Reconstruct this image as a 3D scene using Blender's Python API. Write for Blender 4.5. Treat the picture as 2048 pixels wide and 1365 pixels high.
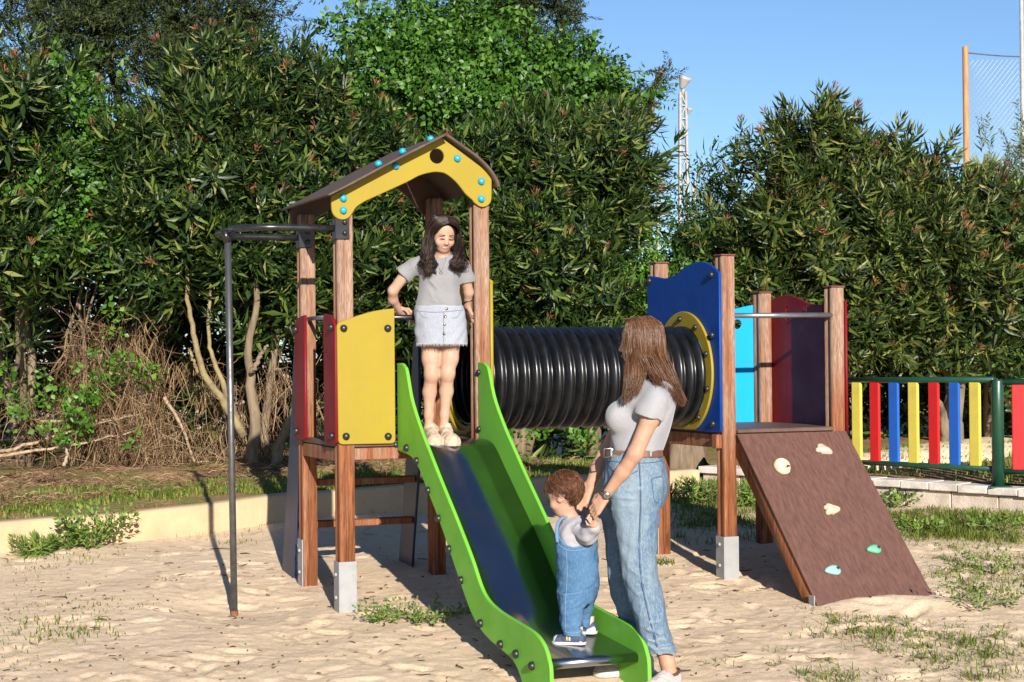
import bpy, bmesh, math, random
import numpy as np
from mathutils import Matrix, Vector

for o in list(bpy.data.objects): bpy.data.objects.remove(o)
S = bpy.context.scene
COL = S.collection
R = math.radians
RNG = np.random.default_rng(7)
random.seed(7)

# ---------------------------------------------------------------- camera
FPX, CAMH, HOR, RHO = 3475.0, 1.42, 715.0, 0.009      # focal length in photo pixels, eye height, horizon row, roll
cam_d = bpy.data.cameras.new('camera')
cam_d.sensor_width = 36.0
cam_d.lens = 36.0 * FPX / 2048.0
cam_d.clip_start = 0.1
cam_d.clip_end = 2000
cam = bpy.data.objects.new('camera', cam_d)
COL.objects.link(cam)
cam.matrix_world = Matrix.Translation((0, 0, CAMH)) @ Matrix.Rotation(R(90) + math.atan((HOR - 682.5) / FPX), 4, 'X') @ Matrix.Rotation(-RHO, 4, 'Z')
S.camera = cam

# ---------------------------------------------------------------- sky, sun, exposure
SUN_AZ, SUN_EL = R(12.5), R(19.5)          # behind the camera, a little to the right
w = bpy.data.worlds.new('World'); S.world = w; w.use_nodes = True
nt = w.node_tree; bg = nt.nodes['Background']
sky = nt.nodes.new('ShaderNodeTexSky'); sky.sky_type = 'NISHITA'; sky.sun_disc = False
sky.sun_elevation = SUN_EL
sky.sun_rotation = R(180) - SUN_AZ
sky.altitude = 0; sky.air_density = 0.8; sky.dust_density = 0.2; sky.ozone_density = 4.0
nt.links.new(sky.outputs[0], bg.inputs[0]); bg.inputs[1].default_value = 0.070
sd = bpy.data.lights.new('sun', 'SUN'); sd.energy = 4.6; sd.angle = R(0.5); sd.color = (1.0, 0.925, 0.82)
sun = bpy.data.objects.new('sun', sd); COL.objects.link(sun)
sv = Vector((math.sin(SUN_AZ) * math.cos(SUN_EL), -math.cos(SUN_AZ) * math.cos(SUN_EL), math.sin(SUN_EL)))
sun.rotation_euler = sv.to_track_quat('Z', 'Y').to_euler()
sun.location = sv * 40
S.view_settings.view_transform = 'Standard'; S.view_settings.look = 'None'
S.view_settings.gamma = 1.0; S.view_settings.use_curve_mapping = False
S.view_settings.exposure = 1.0

# ---------------------------------------------------------------- pixel -> place
def ray(x, y):
    dx, dy = x - 1024, y - 682.5
    a, b = dx - RHO * dy, dy + RHO * dx
    return np.array([a / FPX, 1.0, -(b - (HOR - 682.5)) / FPX])
CAMP = np.array([0, 0, CAMH])
def at_Y(x, y, Y): return CAMP + ray(x, y) * Y
def at_z(x, y, z):
    r = ray(x, y); return CAMP + r * ((z - CAMH) / r[2])
TH = R(22)
U = np.array([math.cos(TH), math.sin(TH), 0]); V = np.array([-math.sin(TH), math.cos(TH), 0])
B0 = at_z(692, 1218, 0.0)                   # base of the post nearest the camera: origin of the play structure
def wl(u, v, z): return B0 + U * u + V * v + np.array([0, 0, z])
def on_v(x, y, vv):
    r = ray(x, y); o = CAMP - B0; t = (vv - o @ V) / (r @ V); d = o + r * t
    return np.array([d @ U, d @ V, d[2]])
def on_u(x, y, uu):
    r = ray(x, y); o = CAMP - B0; t = (uu - o @ U) / (r @ U); d = o + r * t
    return np.array([d @ U, d @ V, d[2]])

# ---------------------------------------------------------------- materials
MATS = {}
def nodes_of(name):
    m = bpy.data.materials.new(name); m.use_nodes = True
    return m, m.node_tree, m.node_tree.nodes['Principled BSDF']
def N(t, typ, **kw):
    n = t.nodes.new(typ)
    for k, v in kw.items():
        if k in n.inputs: n.inputs[k].default_value = v
        else: setattr(n, k, v)
    return n
def c4(c): return (c[0], c[1], c[2], 1.0)
def mixrgb(t, fac, a, b):
    m = t.nodes.new('ShaderNodeMix'); m.data_type = 'RGBA'
    for s, x in ((0, fac), (6, a), (7, b)):
        if hasattr(x, 'node'): t.links.new(x, m.inputs[s])
        elif s == 0: m.inputs[0].default_value = x
        else: m.inputs[s].default_value = c4(x)
    return m.outputs[2]
def ramp(t, src, lo, hi):
    m = N(t, 'ShaderNodeMapRange'); m.inputs[1].default_value = lo; m.inputs[2].default_value = hi
    t.links.new(src, m.inputs[0]); return m.outputs[0]
def M(name, col, col2=None, rough=.5, rough2=None, nscale=6., lo=.4, hi=.65, bump=0., bscale=80., metal=0., spec=.5, stretch=None, detail=6., coat=0., sheen=0., sss=0., wear=0.):
    if name in MATS: return MATS[name]
    m, t, p = nodes_of(name)
    p.inputs['Roughness'].default_value = rough; p.inputs['Metallic'].default_value = metal
    p.inputs['Specular IOR Level'].default_value = spec
    p.inputs['Base Color'].default_value = c4(col)
    if coat: p.inputs['Coat Weight'].default_value = coat; p.inputs['Coat Roughness'].default_value = .15
    if sheen: p.inputs['Sheen Weight'].default_value = sheen
    if sss:
        p.inputs['Subsurface Weight'].default_value = sss; p.inputs['Subsurface Radius'].default_value = (.012, .005, .003); p.inputs['Subsurface Scale'].default_value = 1.0
    tc = N(t, 'ShaderNodeTexCoord'); src = tc.outputs['Object']
    if stretch:
        mp = N(t, 'ShaderNodeMapping'); mp.inputs['Scale'].default_value = stretch; t.links.new(src, mp.inputs[0]); src = mp.outputs[0]
    if col2 is not None or rough2 is not None:
        n = N(t, 'ShaderNodeTexNoise', Scale=nscale, Detail=detail, Roughness=.6); t.links.new(src, n.inputs['Vector'])
        f = ramp(t, n.outputs[0], lo, hi)
        if col2 is not None:
            cc = mixrgb(t, f, col, col2)
            if wear:                      # scuffs, dust smears and fine scratches
                n3 = N(t, 'ShaderNodeTexNoise', Scale=17., Detail=9., Roughness=.72, Distortion=.4); t.links.new(src, n3.inputs['Vector'])
                k3 = N(t, 'ShaderNodeMath', operation='MULTIPLY'); t.links.new(ramp(t, n3.outputs[0], .56, .74), k3.inputs[0]); k3.inputs[1].default_value = wear
                cc = mixrgb(t, k3.outputs[0], cc, tuple(.45 * c + .10 for c in col))
                m4 = N(t, 'ShaderNodeMapping'); m4.inputs['Scale'].default_value = (60, 60, 2.2); m4.inputs['Rotation'].default_value = (.5, .35, .2); t.links.new(tc.outputs['Object'], m4.inputs[0])
                n4 = N(t, 'ShaderNodeTexNoise', Scale=2.4, Detail=2.); t.links.new(m4.outputs[0], n4.inputs['Vector'])
                k4 = N(t, 'ShaderNodeMath', operation='MULTIPLY'); t.links.new(ramp(t, n4.outputs[0], .68, .74), k4.inputs[0]); k4.inputs[1].default_value = wear * .8
                cc = mixrgb(t, k4.outputs[0], cc, tuple(.7 * c + .12 for c in col))
            t.links.new(cc, p.inputs['Base Color'])
        if rough2 is not None:
            mr = N(t, 'ShaderNodeMapRange'); mr.inputs[3].default_value = rough; mr.inputs[4].default_value = rough2
            t.links.new(f, mr.inputs[0]); t.links.new(mr.outputs[0], p.inputs['Roughness'])
    if bump:
        n2 = N(t, 'ShaderNodeTexNoise', Scale=bscale, Detail=4.); t.links.new(src, n2.inputs['Vector'])
        b = N(t, 'ShaderNodeBump'); b.inputs['Strength'].default_value = bump; b.inputs['Distance'].default_value = .01
        t.links.new(n2.outputs[0], b.inputs['Height']); t.links.new(b.outputs[0], p.inputs['Normal'])
    MATS[name] = m
    return m

def wood_mat():
    m, t, p = nodes_of('weathered_stained_timber')
    tc = N(t, 'ShaderNodeTexCoord'); oi = N(t, 'ShaderNodeObjectInfo')
    add = N(t, 'ShaderNodeVectorMath', operation='ADD')
    sc = N(t, 'ShaderNodeVectorMath', operation='SCALE'); sc.inputs[0].default_value = (13.1, 7.7, 5.3)
    t.links.new(oi.outputs['Random'], sc.inputs['Scale']); t.links.new(tc.outputs['Object'], add.inputs[0]); t.links.new(sc.outputs[0], add.inputs[1])
    mp = N(t, 'ShaderNodeMapping'); mp.inputs['Scale'].default_value = (26, 26, 1.6); t.links.new(add.outputs[0], mp.inputs[0])
    g = N(t, 'ShaderNodeTexNoise', Scale=3.2, Detail=9., Roughness=.68, Distortion=.9); t.links.new(mp.outputs[0], g.inputs['Vector'])
    g2 = N(t, 'ShaderNodeTexNoise', Scale=11., Detail=5.); t.links.new(mp.outputs[0], g2.inputs['Vector'])
    c = mixrgb(t, ramp(t, g.outputs[0], .36, .64), (.115, .036, .014), (.30, .115, .048))
    # bleached streaks where rain and sun have worn the stain, more of them higher up
    big = N(t, 'ShaderNodeTexNoise', Scale=2.2, Detail=5.); 
    mp2 = N(t, 'ShaderNodeMapping'); mp2.inputs['Scale'].default_value = (9, 9, .7); t.links.new(add.outputs[0], mp2.inputs[0]); t.links.new(mp2.outputs[0], big.inputs['Vector'])
    sx = N(t, 'ShaderNodeSeparateXYZ'); t.links.new(tc.outputs['Object'], sx.inputs[0])
    hgt = ramp(t, sx.outputs[2], .5, 1.5)
    ad = N(t, 'ShaderNodeMath', operation='MULTIPLY_ADD'); t.links.new(hgt, ad.inputs[0]); ad.inputs[1].default_value = .24; t.links.new(big.outputs[0], ad.inputs[2])
    f = ramp(t, ad.outputs[0], .55, .8)
    c = mixrgb(t, f, c, mixrgb(t, ramp(t, g2.outputs[0], .35, .65), (.155, .090, .060), (.345, .225, .160)))
    vo = N(t, 'ShaderNodeTexVoronoi', Scale=1.0); mp3 = N(t, 'ShaderNodeMapping'); mp3.inputs['Scale'].default_value = (9, 9, 2.6); t.links.new(add.outputs[0], mp3.inputs[0]); t.links.new(mp3.outputs[0], vo.inputs['Vector'])
    c = mixrgb(t, ramp(t, vo.outputs['Distance'], .17, .09), c, (.13, .045, .02))
    t.links.new(c, p.inputs['Base Color']); p.inputs['Roughness'].default_value = .72; p.inputs['Specular IOR Level'].default_value = .3
    b = N(t, 'ShaderNodeBump'); b.inputs['Strength'].default_value = .7; b.inputs['Distance'].default_value = .005
    t.links.new(g.outputs[0], b.inputs['Height']); t.links.new(b.outputs[0], p.inputs['Normal'])
    MATS['wood'] = m; return m
WOOD = wood_mat()

def leaf_mat(name, cols, rough=.45, trans=.22, spec=.5, tcol=None):
    """two-tone leaves: every leaf (mesh island) takes its own colour from the ramp"""
    m, t, p = nodes_of(name)
    g = N(t, 'ShaderNodeNewGeometry')
    cr = N(t, 'ShaderNodeValToRGB'); e = cr.color_ramp.elements
    while len(e) < len(cols): e.new(.5)
    for i, (pos, c) in enumerate(cols): e[i].position = pos; e[i].color = c4(c)
    t.links.new(g.outputs['Random Per Island'], cr.inputs[0])
    t.links.new(cr.outputs[0], p.inputs['Base Color']); p.inputs['Roughness'].default_value = rough; p.inputs['Specular IOR Level'].default_value = spec
    tr = N(t, 'ShaderNodeBsdfTranslucent'); hs = N(t, 'ShaderNodeHueSaturation', Saturation=1.1, Value=1.5, Hue=.485); t.links.new(cr.outputs[0], hs.inputs['Color']); t.links.new(hs.outputs[0], tr.inputs[0])
    mx = N(t, 'ShaderNodeMixShader'); mx.inputs[0].default_value = trans
    t.links.new(p.outputs[0], mx.inputs[1]); t.links.new(tr.outputs[0], mx.inputs[2])
    t.links.new(mx.outputs[0], t.nodes['Material Output'].inputs[0])
    MATS[name] = m; return m

# ---------------------------------------------------------------- object helpers
def tag(o, label=None, cat=None, group=None, kind=None):
    if label: o['label'] = label
    if cat: o['category'] = cat
    if group: o['group'] = group
    if kind: o['kind'] = kind
    return o
def empty(name, loc=(0, 0, 0), rz=0, label=None, cat=None, group=None):
    o = bpy.data.objects.new(name, None); COL.objects.link(o); o.location = loc; o.rotation_euler = (0, 0, rz)
    o.empty_display_size = .2
    return tag(o, label, cat, group)
def link(name, me, mat=None, parent=None, loc=None, smooth=None):
    o = bpy.data.objects.new(name, me); COL.objects.link(o)
    if mat is not None and len(me.materials) == 0: me.materials.append(mat)
    if parent is not None: o.parent = parent
    if loc is not None: o.location = loc
    if smooth is not None:
        me.polygons.foreach_set('use_smooth', [smooth] * len(me.polygons))
    return o
def mesh_np(name, verts, faces_list, smooth=False):
    """faces_list: list of (n,k) integer arrays"""
    me = bpy.data.meshes.new(name)
    verts = np.ascontiguousarray(verts, dtype=np.float32)
    fl = [np.asarray(f, dtype=np.int32) for f in faces_list if len(f)]
    tot = np.concatenate([np.full(len(f), f.shape[1], dtype=np.int32) for f in fl])
    loops = np.concatenate([f.ravel() for f in fl])
    start = np.concatenate([[0], np.cumsum(tot)[:-1]]).astype(np.int32)
    me.vertices.add(len(verts)); me.vertices.foreach_set('co', verts.ravel())
    me.loops.add(len(loops)); me.loops.foreach_set('vertex_index', loops)
    me.polygons.add(len(tot)); me.polygons.foreach_set('loop_start', start); me.polygons.foreach_set('loop_total', tot)
    if smooth: me.polygons.foreach_set('use_smooth', np.ones(len(tot), dtype=bool))
    me.update(calc_edges=True); me.validate()
    return me
def bm_mesh(bm, name, smooth=False):
    me = bpy.data.meshes.new(name); bmesh.ops.recalc_face_normals(bm, faces=bm.faces); bm.to_mesh(me); bm.free()
    if smooth: me.polygons.foreach_set('use_smooth', [True] * len(me.polygons))
    return me
def box_mesh(name, lo, hi, bev=.004, seg=1):
    bm = bmesh.new(); bmesh.ops.create_cube(bm, size=1)
    lo, hi = Vector(lo), Vector(hi)
    for v in bm.verts: v.co = Vector(((hi[i] + lo[i]) / 2 + v.co[i] * (hi[i] - lo[i])) for i in range(3))
    if bev: bmesh.ops.bevel(bm, geom=list(bm.edges), offset=bev, segments=seg, affect='EDGES', profile=.5)
    return bm_mesh(bm, name)
def prism_mesh(name, outline, h, bev=.004, holes=(), basis=None, off=(0, 0, 0)):
    """a flat board: 2-D outline (with holes) given thickness h and rounded edges; basis maps (x, y, thickness) to 3-D"""
    cu = bpy.data.curves.new(name, 'CURVE'); cu.dimensions = '2D'; cu.fill_mode = 'BOTH'
    for pts in [outline] + list(holes):
        s = cu.splines.new('POLY'); s.points.add(len(pts) - 1); s.use_cyclic_u = True
        for p, q in zip(s.points, pts): p.co = (q[0], q[1], 0, 1)
    cu.extrude = max(h / 2 - bev, .0005); cu.bevel_depth = bev; cu.bevel_resolution = 1; cu.offset = -bev
    o = bpy.data.objects.new('tmp', cu); COL.objects.link(o)
    dg = bpy.context.evaluated_depsgraph_get(); dg.update()
    me = bpy.data.meshes.new_from_object(o.evaluated_get(dg)); bpy.data.objects.remove(o)
    me.name = name
    if basis is not None:
        b = Matrix(basis).transposed().to_4x4(); b.translation = Vector(off); me.transform(b)
        if b.determinant() < 0: me.flip_normals()
    return me
def lathe_mesh(name, prof, n=16, axis='z', smooth=True, cap=True):
    """prof: (radius, height) pairs"""
    prof = np.array(prof); k = len(prof); a = np.linspace(0, 2 * math.pi, n, endpoint=False)
    v = np.stack([prof[:, None, 0] * np.cos(a), prof[:, None, 0] * np.sin(a), np.repeat(prof[:, 1:2], n, 1)], -1).reshape(-1, 3)
    if axis == 'x': v = v[:, [2, 0, 1]]
    if axis == 'y': v = v[:, [1, 2, 0]]
    i, j = np.meshgrid(np.arange(k - 1), np.arange(n), indexing='ij'); j2 = (j + 1) % n
    f = np.stack([i * n + j, i * n + j2, (i + 1) * n + j2, (i + 1) * n + j], -1).reshape(-1, 4)
    fl = [f]
    if cap: fl.append(np.array([np.arange(n)[::-1]])); fl.append(np.array([np.arange(n) + (k - 1) * n]))
    return mesh_np(name, v, fl, smooth)
def tube_arrays(pts, rad, n=8):
    pts = np.asarray(pts, float); k = len(pts); rad = np.broadcast_to(np.asarray(rad, float), (k,))
    tg = np.gradient(pts, axis=0); tg /= np.linalg.norm(tg, axis=1)[:, None] + 1e-9
    up = np.array([0, 0, 1.]) if abs(tg[0, 2]) < .9 else np.array([1., 0, 0])
    x = np.cross(up, tg[0]); x /= np.linalg.norm(x); fr = []
    for i in range(k):
        x = x - tg[i] * (x @ tg[i]); x /= np.linalg.norm(x) + 1e-9; fr.append((x, np.cross(tg[i], x)))
    X = np.array([f[0] for f in fr]); Y = np.array([f[1] for f in fr])
    a = np.linspace(0, 2 * math.pi, n, endpoint=False)
    v = pts[:, None] + rad[:, None, None] * (X[:, None] * np.cos(a)[None, :, None] + Y[:, None] * np.sin(a)[None, :, None])
    i, j = np.meshgrid(np.arange(k - 1), np.arange(n), indexing='ij'); j2 = (j + 1) % n
    f = np.stack([i * n + j, i * n + j2, (i + 1) * n + j2, (i + 1) * n + j], -1).reshape(-1, 4)
    return v.reshape(-1, 3), f, [np.arange(n)[::-1], np.arange(n) + (k - 1) * n]
def tube_mesh(name, paths, n=8, smooth=True):
    """paths: list of (points, radii) -> one mesh"""
    vs, qs, cs, o = [], [], [], 0
    for pts, rad in paths:
        v, f, c = tube_arrays(pts, rad, n); vs.append(v); qs.append(f + o); cs += [x + o for x in c]; o += len(v)
    return mesh_np(name, np.concatenate(vs), [np.concatenate(qs), np.array(cs)], smooth)
def spline(pts, n=40, closed=False):
    """Catmull-Rom through the points"""
    p = np.asarray(pts, float); k = len(p)
    q = np.concatenate([[2 * p[0] - p[1]], p, [2 * p[-1] - p[-2]]]) if not closed else np.concatenate([p[-1:], p, p[:2]])
    m = k - 1 if not closed else k
    t = np.linspace(0, m, n, endpoint=not closed); i = np.minimum(t.astype(int), m - 1); f = (t - i)[:, None]
    a, b, c, d = q[i], q[i + 1], q[i + 2], q[i + 3]
    return .5 * (2 * b + (c - a) * f + (2 * a - 5 * b + 4 * c - d) * f ** 2 + (3 * b - a - 3 * c + d) * f ** 3)
def arc(cx, cy, r, a0, a1, n=8):
    return [(cx + r * math.cos(R(a0 + (a1 - a0) * i / (n - 1))), cy + r * math.sin(R(a0 + (a1 - a0) * i / (n - 1)))) for i in range(n)]
def sinnoise(x, y, seed=0, oct=5, f0=1., gain=.55):
    g = np.random.default_rng(seed); out = np.zeros_like(x, dtype=float); a = 1.
    for o in range(oct):
        for k in range(4):
            th = g.uniform(0, 2 * math.pi); fr = f0 * (1.9 ** o) * g.uniform(.8, 1.25)
            out += a * .5 * np.sin(fr * (x * math.cos(th) + y * math.sin(th)) * 2 * math.pi + g.uniform(0, 6.28))
        a *= gain
    return out
# ================================================================ THE SETTING
def gz(x, y):
    """height of the sand: a gentle rise away from the camera, dips where children land"""
    x = np.asarray(x, float); y = np.asarray(y, float)
    z = .074 * (np.clip(y, 5.5, 13.2) - B0[1]) - .008 * (np.clip(x, -6, 7) - B0[0])
    e = wl(.55, -2.45, 0); z = z - .07 * np.exp(-(((x - e[0]) / .42) ** 2 + ((y - e[1]) / .38) ** 2))
    e = wl(-.58, .3, 0); z = z - .055 * np.exp(-(((x - e[0]) / .35) ** 2 + ((y - e[1]) / .35) ** 2))
    e = wl(2.95, -1.12, 0); z = z + .06 * np.exp(-(((x - e[0]) / .38) ** 2 + ((y - e[1]) / .16) ** 2))
    return z
def gz_fine(x, y):
    z = gz(x, y) + .009 * sinnoise(x, y, 3, 3, .5) 
    act = np.exp(-((y - 8.9) / 1.9) ** 2) * .6 + .4          # trampled zone
    z = z + act * (.0014 * sinnoise(x, y, 5, 3, 4.8, .9))
    return z
# footprints and scuffs pressed into the sand
FOOT = [(RNG.uniform(-4.2, 4.2), RNG.uniform(7.2, 11.8), RNG.uniform(0, 6.28), RNG.uniform(.3, .9)) for _ in range(760)]
def build_ground():
    xs = np.concatenate([-5.2 - np.geomspace(.05, 260, 26)[::-1], np.linspace(-5.2, 5.2, 470), 5.2 + np.geomspace(.05, 260, 26)])
    ys = np.concatenate([6.9 - np.geomspace(.05, 90, 22)[::-1], np.linspace(6.9, 13.6, 330), 13.6 + np.geomspace(.05, 700, 30)])
    X, Y = np.meshgrid(xs, ys, indexing='ij'); Z = gz_fine(X, Y)
    for fx, fy, a, s in FOOT:
        i0, i1 = np.searchsorted(xs, [fx - .3, fx + .3]); j0, j1 = np.searchsorted(ys, [fy - .3, fy + .3])
        x = X[i0:i1, j0:j1] - fx; y = Y[i0:i1, j0:j1] - fy
        p = (x * math.cos(a) + y * math.sin(a)) / (.125 * s); q = (-x * math.sin(a) + y * math.cos(a)) / (.05 * s); d = p * p + q * q
        Z[i0:i1, j0:j1] += -.014 * s * np.exp(-d * d) + .0055 * s * np.exp(-((d - 1.9) / .8) ** 2)
    far = (np.abs(X) > 5.3) | (Y > 13.7) | (Y < 6.8)
    Z = np.where(far, gz(X, Y) - .01, Z)
    k, n = X.shape
    i, j = np.meshgrid(np.arange(k - 1), np.arange(n - 1), indexing='ij')
    f = np.stack([i * n + j, (i + 1) * n + j, (i + 1) * n + j + 1, i * n + j + 1], -1).reshape(-1, 4)
    me = mesh_np('sand_ground', np.stack([X, Y, Z], -1).reshape(-1, 3), [f], True)
    m, t, p = nodes_of('pale_dry_sand')
    tc = N(t, 'ShaderNodeTexCoord')
    a = N(t, 'ShaderNodeTexNoise', Scale=1.3, Detail=7., Roughness=.65); b = N(t, 'ShaderNodeTexNoise', Scale=42., Detail=6., Roughness=.75); c = N(t, 'ShaderNodeTexNoise', Scale=9., Detail=5.)
    d = N(t, 'ShaderNodeTexVoronoi', Scale=24.); e = N(t, 'ShaderNodeTexNoise', Scale=150., Detail=3., Roughness=.7)
    for n_ in (a, b, c, d, e): t.links.new(tc.outputs['Object'], n_.inputs['Vector'])
    col = mixrgb(t, ramp(t, a.outputs[0], .38, .66), (.66, .505, .345), (.57, .425, .28))
    col = mixrgb(t, ramp(t, b.outputs[0], .42, .75), col, (.74, .60, .45))
    col = mixrgb(t, ramp(t, c.outputs[0], .58, .78), col, (.41, .29, .185))
    col = mixrgb(t, ramp(t, e.outputs[0], .56, .72), col, (.38, .265, .17))
    # scattered dark bits of bark and seed
    sp = ramp(t, d.outputs['Distance'], .13, .06); th = N(t, 'ShaderNodeMath', operation='GREATER_THAN'); th.inputs[1].default_value = .88
    sep = N(t, 'ShaderNodeSeparateColor'); t.links.new(d.outputs['Color'], sep.inputs[0]); t.links.new(sep.outputs[0], th.inputs[0])
    mu = N(t, 'ShaderNodeMath', operation='MULTIPLY'); t.links.new(sp, mu.inputs[0]); t.links.new(th.outputs[0], mu.inputs[1])
    col = mixrgb(t, mu.outputs[0], col, (.12, .07, .04))
    t.links.new(col, p.inputs['Base Color']); p.inputs['Roughness'].default_value = .95; p.inputs['Specular IOR Level'].default_value = .1
    bp = N(t, 'ShaderNodeBump'); bp.inputs['Strength'].default_value = .75; bp.inputs['Distance'].default_value = .014
    ad = N(t, 'ShaderNodeMath', operation='MULTIPLY_ADD'); t.links.new(b.outputs[0], ad.inputs[0]); ad.inputs[1].default_value = .6; t.links.new(c.outputs[0], ad.inputs[2])
    ad2 = N(t, 'ShaderNodeMath', operation='MULTIPLY_ADD'); t.links.new(e.outputs[0], ad2.inputs[0]); ad2.inputs[1].default_value = .35; t.links.new(ad.outputs[0], ad2.inputs[2])
    t.links.new(ad2.outputs[0], bp.inputs['Height']); t.links.new(bp.outputs[0], p.inputs['Normal'])
    tag(link('sand_ground', me, m), kind='structure')
build_ground()

def on_ground(x, y):
    """where the ray through a photo pixel meets the sand"""
    r = ray(x, y); Y = 9.
    for _ in range(30): Y = (float(gz(r[0] * Y, Y)) - CAMH) / r[2]
    p = CAMP + r * Y; p[2] = float(gz(p[0], p[1])); return p

# ---- cream rendered kerb that holds back the planted bank
KP = [on_ground(*q) for q in [(-260, 1142), (0, 1108), (200, 1088), (400, 1068), (590, 1043), (800, 1026), (1000, 1012), (1200, 1000), (1400, 987)]]
KL = spline([p[:2] for p in KP], 90)
KH = .205
def bank_z(d): return .195 + .02 * np.clip(d, 0, 3)          # rise of the bank above the kerb foot, d metres behind it
def build_kerb():
    tg = np.gradient(KL, axis=0); tg /= np.linalg.norm(tg, axis=1)[:, None]; nn = np.stack([-tg[:, 1], tg[:, 0]], 1)   # towards the bank
    base = gz(KL[:, 0], KL[:, 1])
    prof = [(0, -.25), (.004, KH - .02), (.018, KH - .004), (.05, KH), (.14, KH), (.175, KH - .012), (.18, -.25)]
    vs = []
    wob = .008 * sinnoise(KL[:, 0], KL[:, 1], 11, 3, .8)
    for d, h in prof: vs.append(np.concatenate([KL + nn * d + nn * wob[:, None], (base + h + (wob * .7 if h > 0 else 0))[:, None]], 1))
    k = len(prof); n = len(KL); v = np.stack(vs, 1).reshape(-1, 3)
    i, j = np.meshgrid(np.arange(n - 1), np.arange(k - 1), indexing='ij')
    f = np.stack([i * k + j, (i + 1) * k + j, (i + 1) * k + j + 1, i * k + j + 1], -1).reshape(-1, 4)
    me = mesh_np('kerb', v, [f, np.array([np.arange(k)[::-1], np.arange(k) + (n - 1) * k])], False)
    m = M('cream_painted_render', (.45, .325, .19), (.35, .245, .145), .88, nscale=3.2, lo=.45, hi=.75, bump=.35, bscale=55., wear=.5)
    tag(link('low_kerb_wall', me, m), 'low cream painted kerb wall curving along the back of the sand', 'kerb')
    # the bank behind it: soil and thin grass
    ds = np.concatenate([[.12, .18], np.linspace(.26, 3.2, 34), [4.2, 6, 9, 14, 24, 50]])
    P = KL[:, None] + nn[:, None] * ds[None, :, None]
    zz = base[:, None] + bank_z(ds)[None] + .02 * sinnoise(P[..., 0], P[..., 1], 21, 4, .9) * np.clip(ds[None] - .1, 0, .5) * 2 - .012
    n, k = zz.shape; v = np.concatenate([P, zz[..., None]], -1).reshape(-1, 3)
    i, j = np.meshgrid(np.arange(n - 1), np.arange(k - 1), indexing='ij')
    f = np.stack([i * k + j, (i + 1) * k + j, (i + 1) * k + j + 1, i * k + j + 1], -1).reshape(-1, 4)
    tag(link('grass_bank', mesh_np('grass_bank', v, [f], True), soil_mat()), kind='structure')
def soil_mat():
    if 'soil' in MATS: return MATS['soil']
    m, t, p = nodes_of('leaf_litter_soil')
    tc = N(t, 'ShaderNodeTexCoord')
    a = N(t, 'ShaderNodeTexNoise', Scale=1.6, Detail=8., Roughness=.7); b = N(t, 'ShaderNodeTexNoise', Scale=30., Detail=5.)
    for n_ in (a, b): t.links.new(tc.outputs['Object'], n_.inputs['Vector'])
    col = mixrgb(t, ramp(t, b.outputs[0], .35, .65), (.20, .105, .05), (.40, .25, .14))
    col = mixrgb(t, ramp(t, a.outputs[0], .48, .60), col, (.15, .17, .045))
    t.links.new(col, p.inputs['Base Color']); p.inputs['Roughness'].default_value = .95; p.inputs['Specular IOR Level'].default_value = .1
    bp = N(t, 'ShaderNodeBump'); bp.inputs['Strength'].default_value = .9; bp.inputs['Distance'].default_value = .02
    t.links.new(b.outputs[0], bp.inputs['Height']); t.links.new(bp.outputs[0], p.inputs['Normal'])
    MATS['soil'] = m; return m
build_kerb()

# ---- block retaining wall with coping stones, right
WA, WB = on_ground(1405, 986), on_ground(2300, 1062)
WDIR = (WB - WA); WLEN = float(np.linalg.norm(WDIR[:2])); WDIR = WDIR / WLEN
WZ0, WH = min(WA[2], WB[2]) - .25, .235
WROT = math.atan2(WDIR[1], WDIR[0])
wall = empty('block_wall', (WA[0], WA[1], 0), WROT, 'low grey concrete block wall with coping under the painted picket fence', 'wall')
def wtop(s): return WA[2] + (WB[2] - WA[2]) * s / WLEN + WH
def build_wall():
    mb = M('pale_concrete_block', (.50, .43, .36), (.36, .30, .24), .9, nscale=7., bump=.6, bscale=90.)
    mc = M('pale_concrete_coping', (.60, .55, .50), (.40, .36, .32), .9, nscale=9., bump=.5, bscale=110.)
    mj = M('grey_mortar', (.46, .41, .35), (.38, .33, .28), .95, nscale=20., bump=.4)
    s = 0.; i = 0; bl = .40; cl = .25
    link('core', box_mesh('wall_core', (.02, .012, min(WA[2], WB[2]) - .3), (WLEN - .02, .17, min(wtop(0), wtop(WLEN)) - .066), .003), mj, wall)
    while s < WLEN - .05:
        e = min(s + bl, WLEN); z1 = wtop((s + e) / 2) - .060
        d = RNG.uniform(-.003, .003)
        o = link('block', box_mesh('block', (s + .005, d, z1 - .2), (e - .005, .18, z1 - .002), .005), mb, wall)
        o = link('block', box_mesh('block', (s + .005, d + .002, z1 - .42), (e - .005, .18, z1 - .208), .005), mb, wall)
        s = e
    s = -.02
    while s < WLEN - .05:
        e = min(s + cl, WLEN); z1 = wtop((s + e) / 2); d = RNG.uniform(-.005, .005); h = RNG.uniform(-.003, .003)
        o = link('coping_stone', box_mesh('coping_stone', (s + .003, -.045 + d, z1 - .058), (e - .003, .215 + d, z1 + h), .007, 2), mc, wall)
        s = e
build_wall()
def wall_pt(s, d, z=0): return np.array([WA[0] + WDIR[0] * s - WDIR[1] * d, WA[1] + WDIR[1] * s + WDIR[0] * d, z])

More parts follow.
